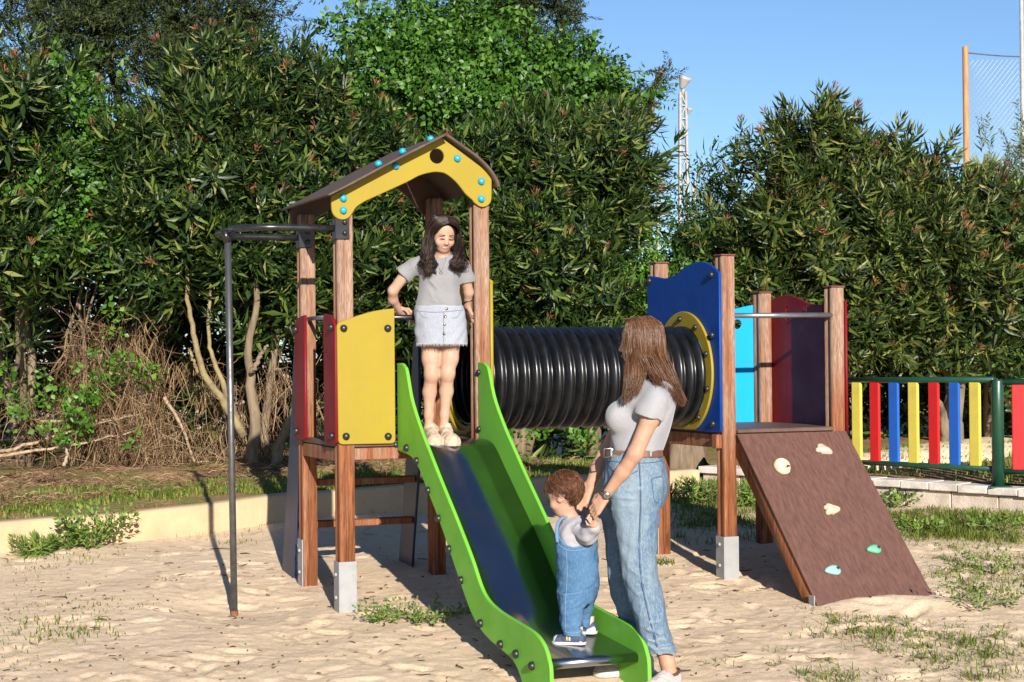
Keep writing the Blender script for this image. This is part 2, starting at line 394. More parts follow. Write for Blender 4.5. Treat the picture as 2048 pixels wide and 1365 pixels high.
# ---- lawn behind the wall and the paved path crossing it
def sheet(name, pts, z, mat, nx=30, ny=30, amp=.0, seed=1):
    a, b, c, d = [np.array(q, float) for q in pts]
    s, t_ = np.meshgrid(np.linspace(0, 1, nx), np.linspace(0, 1, ny), indexing='ij'); s = s[..., None]; t_ = t_[..., None]
    P = (a * (1 - s) + b * s) * (1 - t_) + (d * (1 - s) + c * s) * t_
    Z = z(P[..., 0], P[..., 1]) + amp * sinnoise(P[..., 0], P[..., 1], seed, 4, .7)
    v = np.concatenate([P, Z[..., None]], -1).reshape(-1, 3)
    i, j = np.meshgrid(np.arange(nx - 1), np.arange(ny - 1), indexing='ij')
    f = np.stack([i * ny + j, (i + 1) * ny + j, (i + 1) * ny + j + 1, i * ny + j + 1], -1).reshape(-1, 4)
    return tag(link(name, mesh_np(name, v, [f], True), mat), kind='structure')
lawn_z0 = WA[2] + WH - .035
def lawn_z(x, y): return lawn_z0 + 0 * x + .010 * np.clip(y - 14, 0, 12)
a_, b_ = wall_pt(-.0, .17), wall_pt(WLEN, .17)
sheet('lawn', [a_[:2], b_[:2], (16, 30), (2.2, 30)], lawn_z, soil_mat(), 60, 60, .012, 31)
pm = M('cream_compacted_path', (.60, .50, .33), (.50, .40, .26), .9, nscale=2.5, bump=.2, bscale=60.)
def lawn_at(x, y):
    r = ray(x, y); Y = 15.
    for _ in range(30): Y = (float(lawn_z(np.array(0.), np.array(Y))) - CAMH) / r[2]
    return (CAMP + r * Y)[:2]
def path_strip():
    lo = [lawn_at(*q) for q in [(1660, 941), (1760, 938), (1850, 930), (1950, 924), (2048, 908), (2200, 892)]]
    hi = [lawn_at(*q) for q in [(1660, 922), (1760, 908), (1850, 893), (1950, 882), (2048, 870), (2200, 858)]]
    lo, hi = spline(lo, 40), spline(hi, 40)
    v = []
    for q in (lo, hi): v.append(np.concatenate([q, (lawn_z(q[:, 0], q[:, 1]) + .03)[:, None]], 1))
    v = [v[0] - [0, 0, .08]] + v; n = 40
    f = [(k * n + i, k * n + i + 1, (k + 1) * n + i + 1, (k + 1) * n + i) for k in range(2) for i in range(n - 1)]
    tag(link('path', mesh_np('path', np.concatenate(v), [np.array(f)], True), pm), kind='structure')
path_strip()

# ---- painted picket fence
def build_fence():
    green = M('dark_green_powder_coat', (.008, .045, .024), (.012, .055, .03), .35, nscale=12., bump=.05)
    cols = {'y': M('yellow_fence_board', (.60, .49, .075), (.53, .42, .07), .45, nscale=6.), 'r': M('red_fence_board', (.50, .010, .012), (.42, .012, .012), .4, nscale=6.), 'b': M('blue_fence_board', (.012, .095, .42), (.012, .08, .36), .4, nscale=6.)}
    zt, zb = 1.215, .535
    P0 = at_Y(1995, 850, 13.25); P1 = at_Y(1640, 850, 14.75); P2 = at_Y(2330, 850, 12.9)
    f = empty('picket_fence', (P0[0], P0[1], wtop(3.) ), 0, 'painted fence of yellow, red and blue pickets between dark green rails', 'fence')
    inv = np.array([P0[0], P0[1], wtop(3.)])
    def post(p):
        z0 = wtop(3.) - .03
        me = lathe_mesh('post', [(.046, 0), (.046, .835), (.040, .85), (.0, .85)], 20)
        o = link('post', me, green, f, (p[0] - inv[0], p[1] - inv[1], z0 - inv[2]))
        link('base_plate', box_mesh('base_plate', (-.085, -.085, .028), (.085, .085, .04), .003), green, o)
    post(P0); post(P2)
    for A, Bq, names in ((P0, P1, [(1950, 'y'), (1909, 'b'), (1868, 'r'), (1827, 'y'), (1788, 'b'), (1750, 'r'), (1714, 'y'), (1680, 'b')]), (P0, P2, [(2037, 'r'), (2082, 'b'), (2127, 'y'), (2173, 'r'), (2220, 'b')])):
        d = (Bq - A); d[2] = 0; L = float(np.linalg.norm(d)); d /= L
        drop = -.012 if Bq is P1 else -.018
        for z, r in ((zt, .024), (zb, .021)):
            a = A + d * .03; b = Bq
            a = np.array([a[0], a[1], z + (drop if Bq is P2 else 0)]); b = np.array([b[0], b[1], z + drop])
            link('rail', tube_mesh('rail', [(np.array([a, b]) - inv, r)], 12), green, f)
        nrm = np.array([d[1], -d[0], 0.])
        if nrm[1] > 0: nrm = -nrm
        wdt = .1
        for px, ch in names:
            rx = ray(px, 850)[0]; s = (rx * A[1] - A[0]) / (d[0] - rx * d[1])
            c = A + d * s
            z0, z1 = zb + .012, zt - .018
            me = box_mesh('picket', (-wdt / 2, -.014, z0 - zb), (wdt / 2, .014, z1 - zb), .008, 2)
            o = link('picket', me, cols[ch], f); o.location = (c[0] - inv[0], c[1] - inv[1], zb - inv[2] + (drop if Bq is P2 else drop * s / L)); o.rotation_euler = (0, 0, math.atan2(d[1], d[0]))
build_fence()
# ================================================================ THE PLAY STRUCTURE (one bolted unit)
play = empty('play_structure', tuple(B0), TH, 'wooden playground set with green slide, yellow gable, black tunnel and climbing ramp', 'play structure')
YEL = M('yellow_laminate_board', (.275, .205, .020), (.252, .187, .019), .42, .55, nscale=3.5, bump=.03, bscale=150., wear=.22, spec=.2)
GRN = M('green_laminate_board', (.135, .405, .036), (.122, .365, .033), .40, .55, nscale=4., bump=.03, bscale=150., wear=.22, spec=.2)
BLU = M('dark_blue_laminate_board', (.001, .042, .24), (.001, .038, .21), .38, .5, nscale=4., bump=.03, bscale=150., wear=.22, spec=.2)
SKB = M('light_blue_laminate_board', (.006, .29, .66), (.008, .26, .58), .4, .5, nscale=4., bump=.03, bscale=150., wear=.22, spec=.2)
RED = M('dark_red_laminate_board', (.17, .005, .009), (.14, .005, .008), .5, .6, nscale=4., bump=.03, bscale=150., wear=.22, spec=.2)
NAV = M('navy_laminate_board', (.018, .024, .06), (.024, .03, .07), .45, nscale=5., bump=.03)
BLK = M('black_plastic_cap', (.012, .012, .013), (.02, .02, .02), .4, nscale=20.)
CYA = M('turquoise_plastic_cap', (.008, .30, .46), (.01, .27, .42), .3, nscale=20.)
BRN = M('brown_phenolic_plywood', (.078, .033, .024), (.125, .060, .043), .55, .75, nscale=7., stretch=(9, 2.2, 1.5), lo=.3, hi=.72, bump=.12, bscale=40., wear=.3)
BRD = M('dark_brown_film_plywood', (.075, .04, .03), (.11, .06, .045), .5, .7, nscale=9., bump=.1, bscale=60.)
GAL = M('galvanised_steel', (.285, .29, .295), (.24, .246, .252), .55, .68, nscale=14., metal=.2, spec=.5, bump=.03)
STL = M('brushed_stainless_steel', (.36, .38, .43), (.32, .34, .39), .20, .27, nscale=5., metal=1.)
BLT = M('black_ribbed_polyethylene', (.0045, .005, .0065), (.008, .0085, .010), .27, .40, nscale=9., spec=.5, bump=.03)
PST = M('dark_metal_tube', (.15, .15, .155), (.09, .088, .085), .38, .55, nscale=18., metal=.75)
PBK = M('black_painted_tube', (.010, .010, .012), (.02, .02, .022), .3, nscale=25.)
RST = M('rusty_tube_foot', (.20, .07, .03), (.12, .045, .022), .8, nscale=30.)

POSTW = .092
def post_mesh(name, z0, z1):
    """two laminated halves with a shadow gap down every face and eased arrises"""
    h = POSTW / 2; g, gd, b = .0042, .016, .006
    q = [(h, -h + b), (h, -g), (h - gd, 0), (h, g), (h, h - b), (h - b, h)]
    prof = []
    for k in range(4):
        c, s = math.cos(k * math.pi / 2), math.sin(k * math.pi / 2)
        prof += [(x * c - y * s, x * s + y * c) for x, y in q]
    n = len(prof); v = [(x, y, z) for z in (z0, z1 - .004) for x, y in prof] + [(x * .94, y * .94, z1) for x, y in prof]
    f = [(k * n + i, k * n + (i + 1) % n, (k + 1) * n + (i + 1) % n, (k + 1) * n + i) for k in range(2) for i in range(n)]
    return mesh_np(name, np.array(v), [np.array(f), np.array([np.arange(n)[::-1], np.arange(n) + 2 * n])])
BOLT = lathe_mesh('bolt', [(.021, -.006), (.021, .008), (.019, .016), (.013, .022), (.005, .0245), (.0, .025)], 14)
BOLTS = lathe_mesh('small_bolt', [(.012, -.004), (.012, .006), (.009, .010), (.0, .012)], 10)
BOLT.materials.append(BLK); BOLTS.materials.append(GAL)
BOLT_C = BOLT.copy(); BOLT_C.materials.clear(); BOLT_C.materials.append(CYA)
BOLTS_K = BOLTS.copy(); BOLTS_K.materials.clear(); BOLTS_K.materials.append(BLK)
def bolt(parent, p, d, me=BOLT, name='bolt', s=1.):
    o = link(name, me, None, parent, p); o.rotation_euler = Vector(d).to_track_quat('Z', 'Y').to_euler(); o.scale = (s, s, s); return o
FRONT = ((1, 0, 0), (0, 0, 1), (0, -1, 0))       # board in the u-z plane, thickness towards the camera
SIDE = ((0, 1, 0), (0, 0, 1), (-1, 0, 0))        # board in the v-z plane, thickness towards -u
def board(name, outline, h, mat, plane, off, holes=(), bev=.0045, parent=None):
    return link(name, prism_mesh(name, outline, h, bev, holes, plane, off), mat, parent or play)

T1W, T1D = .83, .79
F2, W2, D2 = 2.461, .789, .90
def lz(u, v): p = wl(u, v, 0); return float(gz(p[0], p[1]))
POSTS = {'B': (0, 0, 2.30), 'C': (T1W, 0, 2.36), 'A': (0, T1D, 2.30), 'D': (T1W, T1D, 2.42), 'F': (F2, 0, 2.035), 'H': (F2 + W2, 0, 1.845), 'E': (F2, D2, 2.035), 'G': (F2 + W2, D2, 1.842)}
PO = {}
for k, (u_, v_, top) in POSTS.items():
    z0 = lz(u_, v_)
    o = link('post', post_mesh('post', z0 - .12, top), WOOD, play, (u_, v_, 0)); PO[k] = o
    if k in 'FHEG':
        link('cap', box_mesh('cap', (-.052, -.052, top + .0015), (.052, .052, top + .012), .003), M('brown_post_cap', (.11, .03, .025), (.15, .05, .04), .6, nscale=9.), o)
def shoe(k, faces, zt, zb):
    """galvanised angle bolted to the foot of a post"""
    bm = bmesh.new(); h = POSTW / 2
    for (x0, y0, x1, y1) in faces:
        r = bmesh.ops.create_cube(bm, size=1)
        for v in r['verts']: v.co = Vector(((x0 + x1) / 2 + v.co.x * (x1 - x0), (y0 + y1) / 2 + v.co.y * (y1 - y0), (zt + zb) / 2 + v.co.z * (zt - zb)))
    o = link('metal_shoe', bm_mesh(bm, 'metal_shoe'), GAL, PO[k])
    return o
h = POSTW / 2
FR = (-h - .004, -h - .0075, h + .004, -h - .002); LF = (-h - .0078, -h - .0072, -h - .002, h + .004)
for k, fc, dz in (('B', [FR, LF], .275), ('F', [FR, LF], .25), ('A', [LF], .27), ('E', [LF], .27)):
    u_, v_, _ = POSTS[k]; z0 = lz(u_, v_); shoe(k, fc, z0 + dz, z0 - .1)
    for dzz in (.07, .2):
        bolt(PO[k], (-h - .008, .0, z0 + dzz), (-1, 0, 0), BOLTS)
# ---- decks, bearers
def bx(name, lo, hi, mat, bev=.004, parent=None): return link(name, box_mesh(name, lo, hi, bev), mat, parent or play)
bx('deck', (-.04, -.043, .918), (T1W + .04, T1D + .04, .946), BRD)
bx('bearer', (h + .001, -.043, .845), (T1W - h - .001, -.008, .912), WOOD)
bx('bearer', (h + .001, T1D + .008, .845), (T1W - h - .001, T1D + .043, .912), WOOD)
bx('bearer', (-.043, h + .001, .835), (-.006, T1D - h - .001, .912), WOOD)
bx('bearer', (T1W + .006, h + .001, .835), (T1W + .043, T1D - h - .001, .912), WOOD)
bx('deck', (F2 - .03, -.040, .935), (F2 + W2 + .03, D2 + .04, .962), BRD)
bx('deck_lip', (F2 + h + .002, -.060, .937), (F2 + W2 - h - .002, -.0405, .961), BRD)
for v0 in (-.043, D2 + .006): bx('bearer', (F2 + h + .001, v0, .85), (F2 + W2 - h - .001, v0 + .037, .93), WOOD)
for u0 in (F2 - .043, F2 + W2 + .006): bx('bearer', (u0, h + .001, .845), (u0 + .037, D2 - h - .001, .93), WOOD)
bx('bearer', (F2 - h - .042, -.03, .845), (F2 - h - .001, .03, .93), WOOD)

# ---- yellow front board
def yfront():
    tp = [(-.058, 1.60)] + arc(-.028, 1.60, .03, 180, 110, 5)[1:] + [tuple(p) for p in spline([(-.02, 1.633), (.08, 1.668), (.18, 1.693), (.283, 1.706)], 10)[1:]]
    out = arc(-.028, .962, .026, 180, 270, 5) + arc(.260, .958, .024, 270, 360, 5) + [(.284, 1.703)] + tp[::-1]
    o = board('front_board', out, .018, YEL, FRONT, (0, -h - .012, 0))
    for p in ((687, 657), (775, 657), (692, 873), (776, 873)):
        q = on_v(*p, -h - .021); bolt(o, tuple(q), (0, -1, 0))
yfront()
# ---- red side boards either side of the pole opening
for v0, v1, fl in ((-.05, .185, 1), (.60, .835, 0)):
    n = 10; pts = spline([(v0, 1.595), (v0 + .05, 1.648), (v0 + .14, 1.672), (v1, 1.682)], n) if fl else spline([(v0, 1.684), (v0 + .1, 1.676), (v1 - .05, 1.658), (v1, 1.60)], n)
    out = [(v1, .955), (v1 - .02, .937), (v0 + .02, .937), (v0, .955)] + [tuple(p) for p in pts]
    o = board('side_board', out, .018, RED, SIDE, (-h - .012, 0, 0))
    for vz in ((v0 + .055, 1.60), (v0 + .055, .985)) if fl else ((v1 - .055, 1.60), (v1 - .055, .985)): bolt(o, (-h - .021, vz[0], vz[1]), (-1, 0, 0))
link('grab_bar', tube_mesh('grab_bar', [(np.array([(0, .03, 1.665), (0, T1D - .03, 1.665)]), .013)], 10), GAL, play)
link('grab_bar', tube_mesh('grab_bar', [(np.array([(.03, .0, 1.655), (T1W - .03, 0, 1.655)]), .016)], 12), PBK, play)
# ---- gables and roof
GAB = [(-.086, 2.338), (-.084, 2.272)] + arc(-.0205, 2.268, .0635, 180, 315, 10)[1:] + [tuple(p) for p in spline([(.04, 2.245), (.062, 2.277), (.11, 2.31), (.20, 2.352), (.362, 2.427), (.44, 2.468), (.514, 2.489), (.56, 2.492), (.605, 2.482), (.667, 2.436), (.722, 2.371), (.762, 2.338), (.775, 2.322)], 40)] + arc(.829, 2.352, .056, 218, 360, 10)[1:] + [(.887, 2.487), (.577, 2.694), (.30, 2.555)]
HOLE = arc(.548, 2.584, .043, 0, 345, 24)
for k, off in enumerate((-h - .012, T1D + h + .012)):
    o = board('gable', GAB[::-1], .020, YEL if k == 0 else BRD, FRONT, (0, off, 0), [HOLE])
    if k == 0:
        for p in ((686, 397), (686, 421), (791, 332), (914, 317), (962, 363), (962, 398)):
            bolt(o, tuple(on_v(*p, -h - .022)), (0, -1, 0), BOLT_C)
    else:
        for p in ((-.014, 2.326), (-.014, 2.258), (.82, 2.447), (.82, 2.345)): bolt(o, (p[0], off + .010, p[1]), (0, 1, 0), BOLT_C)
def roof():
    m = M('brown_textured_roof_sheet', (.062, .040, .029), (.10, .068, .05), .75, nscale=14., stretch=(1, 6, 1), bump=.25, bscale=120.)
    prof_l = spline([(.583, 2.699), (.43, 2.620), (.30, 2.553), (.10, 2.446), (-.02, 2.381), (-.125, 2.328)], 24)
    pr_ = [on_v(x, y, -.125) for x, y in ((920, 286), (955, 312), (980, 337), (994, 358), (999, 371))]
    prof_r = spline([(.585, 2.699)] + [(q[0] - .006, q[2] - .011) for q in pr_], 22)
    th = .012
    for nm, pr in (('roof_sheet', prof_l), ('roof_sheet', prof_r)):
        vv = np.linspace(-.175 if pr is prof_l else -.125, T1D + .10, 26)
        tg = np.gradient(pr, axis=0); tg /= np.linalg.norm(tg, axis=1)[:, None]; nn = np.stack([-tg[:, 1], tg[:, 0]], 1); nn *= np.sign(nn[:, 1:2])
        n = len(pr); k = len(vv); lay = []
        for off in (0, th):
            q = pr + nn * off
            bul = np.zeros((n, k))
            if pr is prof_r: bul = .004 * np.sin(np.linspace(0, math.pi, n))[:, None] * np.exp(-((vv - vv[0]) / .15) ** 2)[None]
            lay.append(np.stack([q[:, None, 0] + bul + 0 * vv, np.repeat(vv[None], n, 0), q[:, None, 1] + bul * .8 + 0 * vv], -1))
        v = np.concatenate([l.reshape(-1, 3) for l in lay]); N0 = n * k
        i, j = np.meshgrid(np.arange(n - 1), np.arange(k - 1), indexing='ij')
        q = np.stack([i * k + j, (i + 1) * k + j, (i + 1) * k + j + 1, i * k + j + 1], -1).reshape(-1, 4)
        ring = [a * k for a in range(n)] + [(n - 1) * k + b for b in range(1, k)] + [a * k + k - 1 for a in range(n - 2, -1, -1)] + [b for b in range(k - 2, 0, -1)]
        r = np.array([(ring[a], ring[(a + 1) % len(ring)], ring[(a + 1) % len(ring)] + N0, ring[a] + N0) for a in range(len(ring))])
        me = mesh_np(nm, v, [q, q[:, ::-1] + N0, r]); bm = bmesh.new(); bm.from_mesh(me); bmesh.ops.recalc_face_normals(bm, faces=bm.faces); bm.to_mesh(me); bm.free()
        o = link(nm, me, m, play)
        for s in ((.20, 2.546), (.345, 2.622), (.515, 2.7)) if pr is prof_l else ():
            for v_ in (-h - .012,):
                bolt(o, (s[0], v_, s[1] - .022), (-.45, 0, .9) if pr is prof_l else (.6, 0, .8), BOLT_C)
roof()
# ---- fireman's pole and its top loop
zt = 2.16; rl = .21; uc = -.375
loop = [(-.03, 0., zt), (-.2, 0., zt)] + [(uc - rl * math.sin(R(q)), rl - rl * math.cos(R(q)), zt) for q in range(0, 91, 9)]
loop = loop + [(p[0], T1D - p[1], zt) for p in loop[::-1]]
lo_ = link('pole_loop', tube_mesh('pole_loop', [(np.array(loop), .0195)], 14), PBK, play)
pu, pv = -.582, .30
pole = link('slide_pole', tube_mesh('slide_pole', [(np.array([(pu + .012, pv, lz(pu, pv) - .12), (pu, pv + .0, 1.0), (pu - .012, pv, zt - .03)]), .0195)], 16), PST, play)
link('pole_foot', tube_mesh('pole_foot', [(np.array([(pu + .012, pv, lz(pu, pv) - .1), (pu + .0115, pv, lz(pu, pv) + .035)]), .0215)], 16), RST, pole)
link('pole_collar', tube_mesh('pole_collar', [(np.array([(pu - .012, pv, zt - .07), (pu - .03, pv, zt)]), .023)], 14), PBK, pole)
for v_ in (0, T1D):
    bk = bx('pole_bracket', (-h - .014, v_ - h - .009, zt - .065), (h - .022, v_ + h * .2, zt + .055), PBK, .003, lo_)
    for z_ in (-.025, .035): bolt(lo_, (-.005, v_ - h - .010, zt + z_ - .003), (0, -1, 0), BOLT, s=.7)

# ---- slide
UL, UR, TS = .300, .815, .020
LT = [(-.052, 1.392), (-.128, 1.392), (-.172, 1.377), (-.214, 1.345), (-.297, 1.188), (-.455, 1.026), (-.570, .930), (-.760, .775), (-1.014, .577), (-1.227, .400), (-1.356, .274), (-1.458, .218), (-1.607, .186), (-1.798, .166), (-1.985, .150), (-2.093, .130), (-2.169, .092), (-2.213, .040), (-2.236, -.03), (-2.236, -.30)]
LB = [(-.052, .893), (-.14, .885), (-.288, .868), (-.413, .815), (-.547, .708), (-.754, .545), (-.952, .362), (-1.113, .212), (-1.220, .124), (-1.326, .066), (-1.478, .022), (-1.652, -.006), (-1.78, -.03), (-1.862, -.08), (-1.90, -.14), (-1.90, -.30)]
out = [tuple(p) for p in spline(LT, 70)] + [tuple(p) for p in spline(LB, 50)][::-1]
for k, u_ in enumerate((UL, UR)):
    o = board('slide_side', out, TS, GRN, SIDE, (u_ + (TS / 2 if k == 0 else -TS / 2), 0, 0))
    bl = [(793, 890), (815, 896), (835, 922), (858, 981), (879, 1037), (900, 1098), (924, 1160), (963, 1246), (1003, 1288), (1034, 1307), (1066, 1331)]
    for p in bl:
        q = on_u(*p, UL); bolt(o, (u_ if k == 0 else u_ + .001, q[1], q[2]), (-1 if k == 0 else 1, 0, 0), s=1.0)
    if k == 1:
        for vz in ((-.075, 1.335), (-.075, 1.005)): bolt(o, (u_ - TS, vz[0], vz[1]), (-1, 0, 0), s=.8)
BED = spline([(-.045, .953), (-.16, .951), (-.25, .938), (-.33, .905), (-.47, .800), (-.684, .640), (-.941, .450), (-1.159, .268), (-1.30, .168), (-1.42, .108), (-1.576, .072), (-1.80, .050), (-2.00, .034), (-2.115, .024)], 110)
def bed():
    n = len(BED); us = (UL + TS + .0005, UR - TS - .0005); th = .004; v = []
    end = [(-2.115 - .024 * math.sin(R(a)), .0 + .024 * math.cos(R(a)) - .001) for a in np.linspace(15, 330, 16)]
    pr = np.concatenate([BED, end])
    bm = bmesh.new(); rows = [[bm.verts.new((u_, p[0], p[1])) for u_ in us] for p in pr]
    for a, b in zip(rows[:-1], rows[1:]): bm.faces.new((a[0], a[1], b[1], b[0]))
    me = bm_mesh(bm, 'slide_bed', True)
    o = link('slide_bed', me, STL, play)
    md = o.modifiers.new('thickness', 'SOLIDIFY'); md.thickness = .003; md.offset = -1
    return o
bed_o = bed()
link('slide_bar', tube_mesh('slide_bar', [(np.array([(UL + TS + .001, -1.80, -.02), (UR - TS - .001, -1.80, -.02)]), .025)], 16), GAL, play)
def bed_z(v): return float(np.interp(-v, -BED[:, 0], BED[:, 1]))
# deck board on which the slide starts
# ---- ladder at the back
for u_ in (-.03, .745):
    out = [(T1D + .055, 1.52), (T1D + .10, 1.56), (T1D + .16, 1.5), (T1D + .26, 1.0), (T1D + .50, .05), (T1D + .50, -.05), (T1D + .25, -.05), (T1D + .20, .2), (T1D + .055, .8)]
    board('ladder_side', [tuple(p) for p in out][::-1], .018, NAV, SIDE, (u_, 0, 0))
for v_, z_ in ((T1D + .17, .655), (T1D + .23, .39)):
    bx('ladder_rung', (-.018, v_ - .05, z_ - .02), (.733, v_ + .05, z_ + .02), WOOD)
# ---- tunnel boards and tube
CV, CZ, RT = .415, 1.292, .318
def tb_out(sgn): pass
BT = [(.97, 1.96), (.815, 1.945), (.677, 1.929), (.528, 1.948), (.396, 1.990), (.253, 2.012), (.128, 2.003), (.02, 1.968), (-.046, 1.925)]
TH_OUT = [(-.046, .96), (-.03, .944), (.93, .944), (.948, .96)] + [(.948, 1.955)] + [tuple(p) for p in spline(BT, 30)[1:]]
HOLE2 = arc(CV, CZ, RT - .03, 0, 348, 30)
o = board('tunnel_board', TH_OUT, .019, BLU, SIDE, (F2 - h - .012, 0, 0), [HOLE2])
for p in ((.038, 1.922), (.9, 1.922), (.038, 1.546), (.9, 1.546), (.038, .995), (.9, .995)): bolt(o, (F2 - h - .022, p[0], p[1]), (-1, 0, 0))
BT1 = [(-.045, .944), (T1D + .045, .944), (T1D + .045, 1.86)] + [tuple(p) for p in spline([(T1D + .04, 1.87), (.6, 1.90), (.45, 1.955), (.3, 1.965), (.1, 1.91), (-.045, 1.87)], 20)[1:]]
CV1 = .40
o = board('tunnel_board', BT1, .019, YEL, SIDE, (T1W + h + .012, 0, 0), [arc(CV1, CZ, RT - .03, 0, 348, 30)])
for p in ((.0, 1.80), (.79, 1.80), (0, .995), (.79, .995)): bolt(o, (T1W + h + .022, p[0], p[1]), (1, 0, 0))
def ring(name, u_, cv, d, RO=.392):
    out = [(cv + RO * math.cos(R(a)), max(CZ + .02 + RO * math.sin(R(a)), .95)) for a in range(0, 360, 6)]
    o = board(name, out, .018, YEL, SIDE, (u_, 0, 0), [arc(cv, CZ, RT - .005, 0, 352, 40)])
    for a in range(15, 375, 36):
        q = (cv + .352 * math.cos(R(a)), CZ + .012 + .352 * math.sin(R(a)))
        if q[1] > .97: bolt(o, (u_ + d * .009, q[0], q[1]), (d, 0, 0), s=.85)
ring('mounting_ring', F2 - h - .012 - .019, CV, -1); ring('mounting_ring', T1W + h + .012 + .019, CV1, 1); ring('mounting_ring', T1W + h - .008, CV1, -1, .36)
def tunnel():
    u0, u1 = T1W + h + .02, F2 - h - .02; nr = 20; pr = []
    for k in range(nr):
        for s in range(14):
            x = (k + s / 14) / nr; a = s / 14
            b = .5 - .5 * math.cos(2 * math.pi * a); b = b ** .42
            pr.append((RT - .048 + .048 * b, u0 + (u1 - u0) * x))
    pr.append((RT - .04, u1))
    me = lathe_mesh('tunnel_tube', pr, 64, 'x', True, False)
    o = link('tunnel_tube', me, BLT, play, (0, CV - .008, CZ))
    md = o.modifiers.new('wall', 'SOLIDIFY'); md.thickness = .006; md.offset = -1
tunnel()
# ---- back and right boards of the second tower
lb = [(F2 - .04, .944), (F2 + W2 + .04, .944), (F2 + W2 + .04, 1.77)] + [tuple(p) for p in spline([(F2 + W2 + .04, 1.774), (3.2, 1.764), (3.12, 1.749), (3.05, 1.737), (2.92, 1.735), (2.78, 1.77), (2.6, 1.80), (F2 - .04, 1.76)], 24)[1:]]
o = board('back_board', lb, .018, SKB, FRONT, (0, D2 + h + .012, 0), [arc(3.083, 1.632, .032, 0, 345, 18)])
for p in ((F2, 1.68), (F2 + W2, 1.70), (F2, 1.0), (F2 + W2, 1.0)): bolt(o, (p[0], D2 + h + .022, p[1]), (0, 1, 0))
rb = [(D2 + .04, .92), (D2 + .04, 1.775)] + [tuple(p) for p in spline([(D2 + .03, 1.785), (.782, 1.816), (.657, 1.823), (.542, 1.804), (.405, 1.763), (.313, 1.749), (.2, 1.745), (.05, 1.76), (-.05, 1.765)], 26)] + [(-.052, .92)]
slots = [[(c + .014 * math.cos(R(a)), 1.70 + (.032 if math.sin(R(a)) > 0 else -.032) + .014 * math.sin(R(a))) for a in range(0, 360, 20)] for c in (.66, .43, .20)]
o = board('side_board', rb, .018, RED, SIDE, (F2 + W2 + h + .012, 0, 0), slots)
for p in ((.0, 1.69), (D2, 1.69), (0, 1.0), (D2, 1.0)): bolt(o, (F2 + W2 + h + .022, p[0], p[1]), (1, 0, 0))
link('grab_bar', tube_mesh('grab_bar', [(np.array([(F2 + .03, -.03, 1.666), (F2 + W2 - .03, -.03, 1.670)]), .0165)], 14), M('dull_steel_bar', (.30, .31, .32), (.24, .25, .26), .35, nscale=12., metal=.8), play)
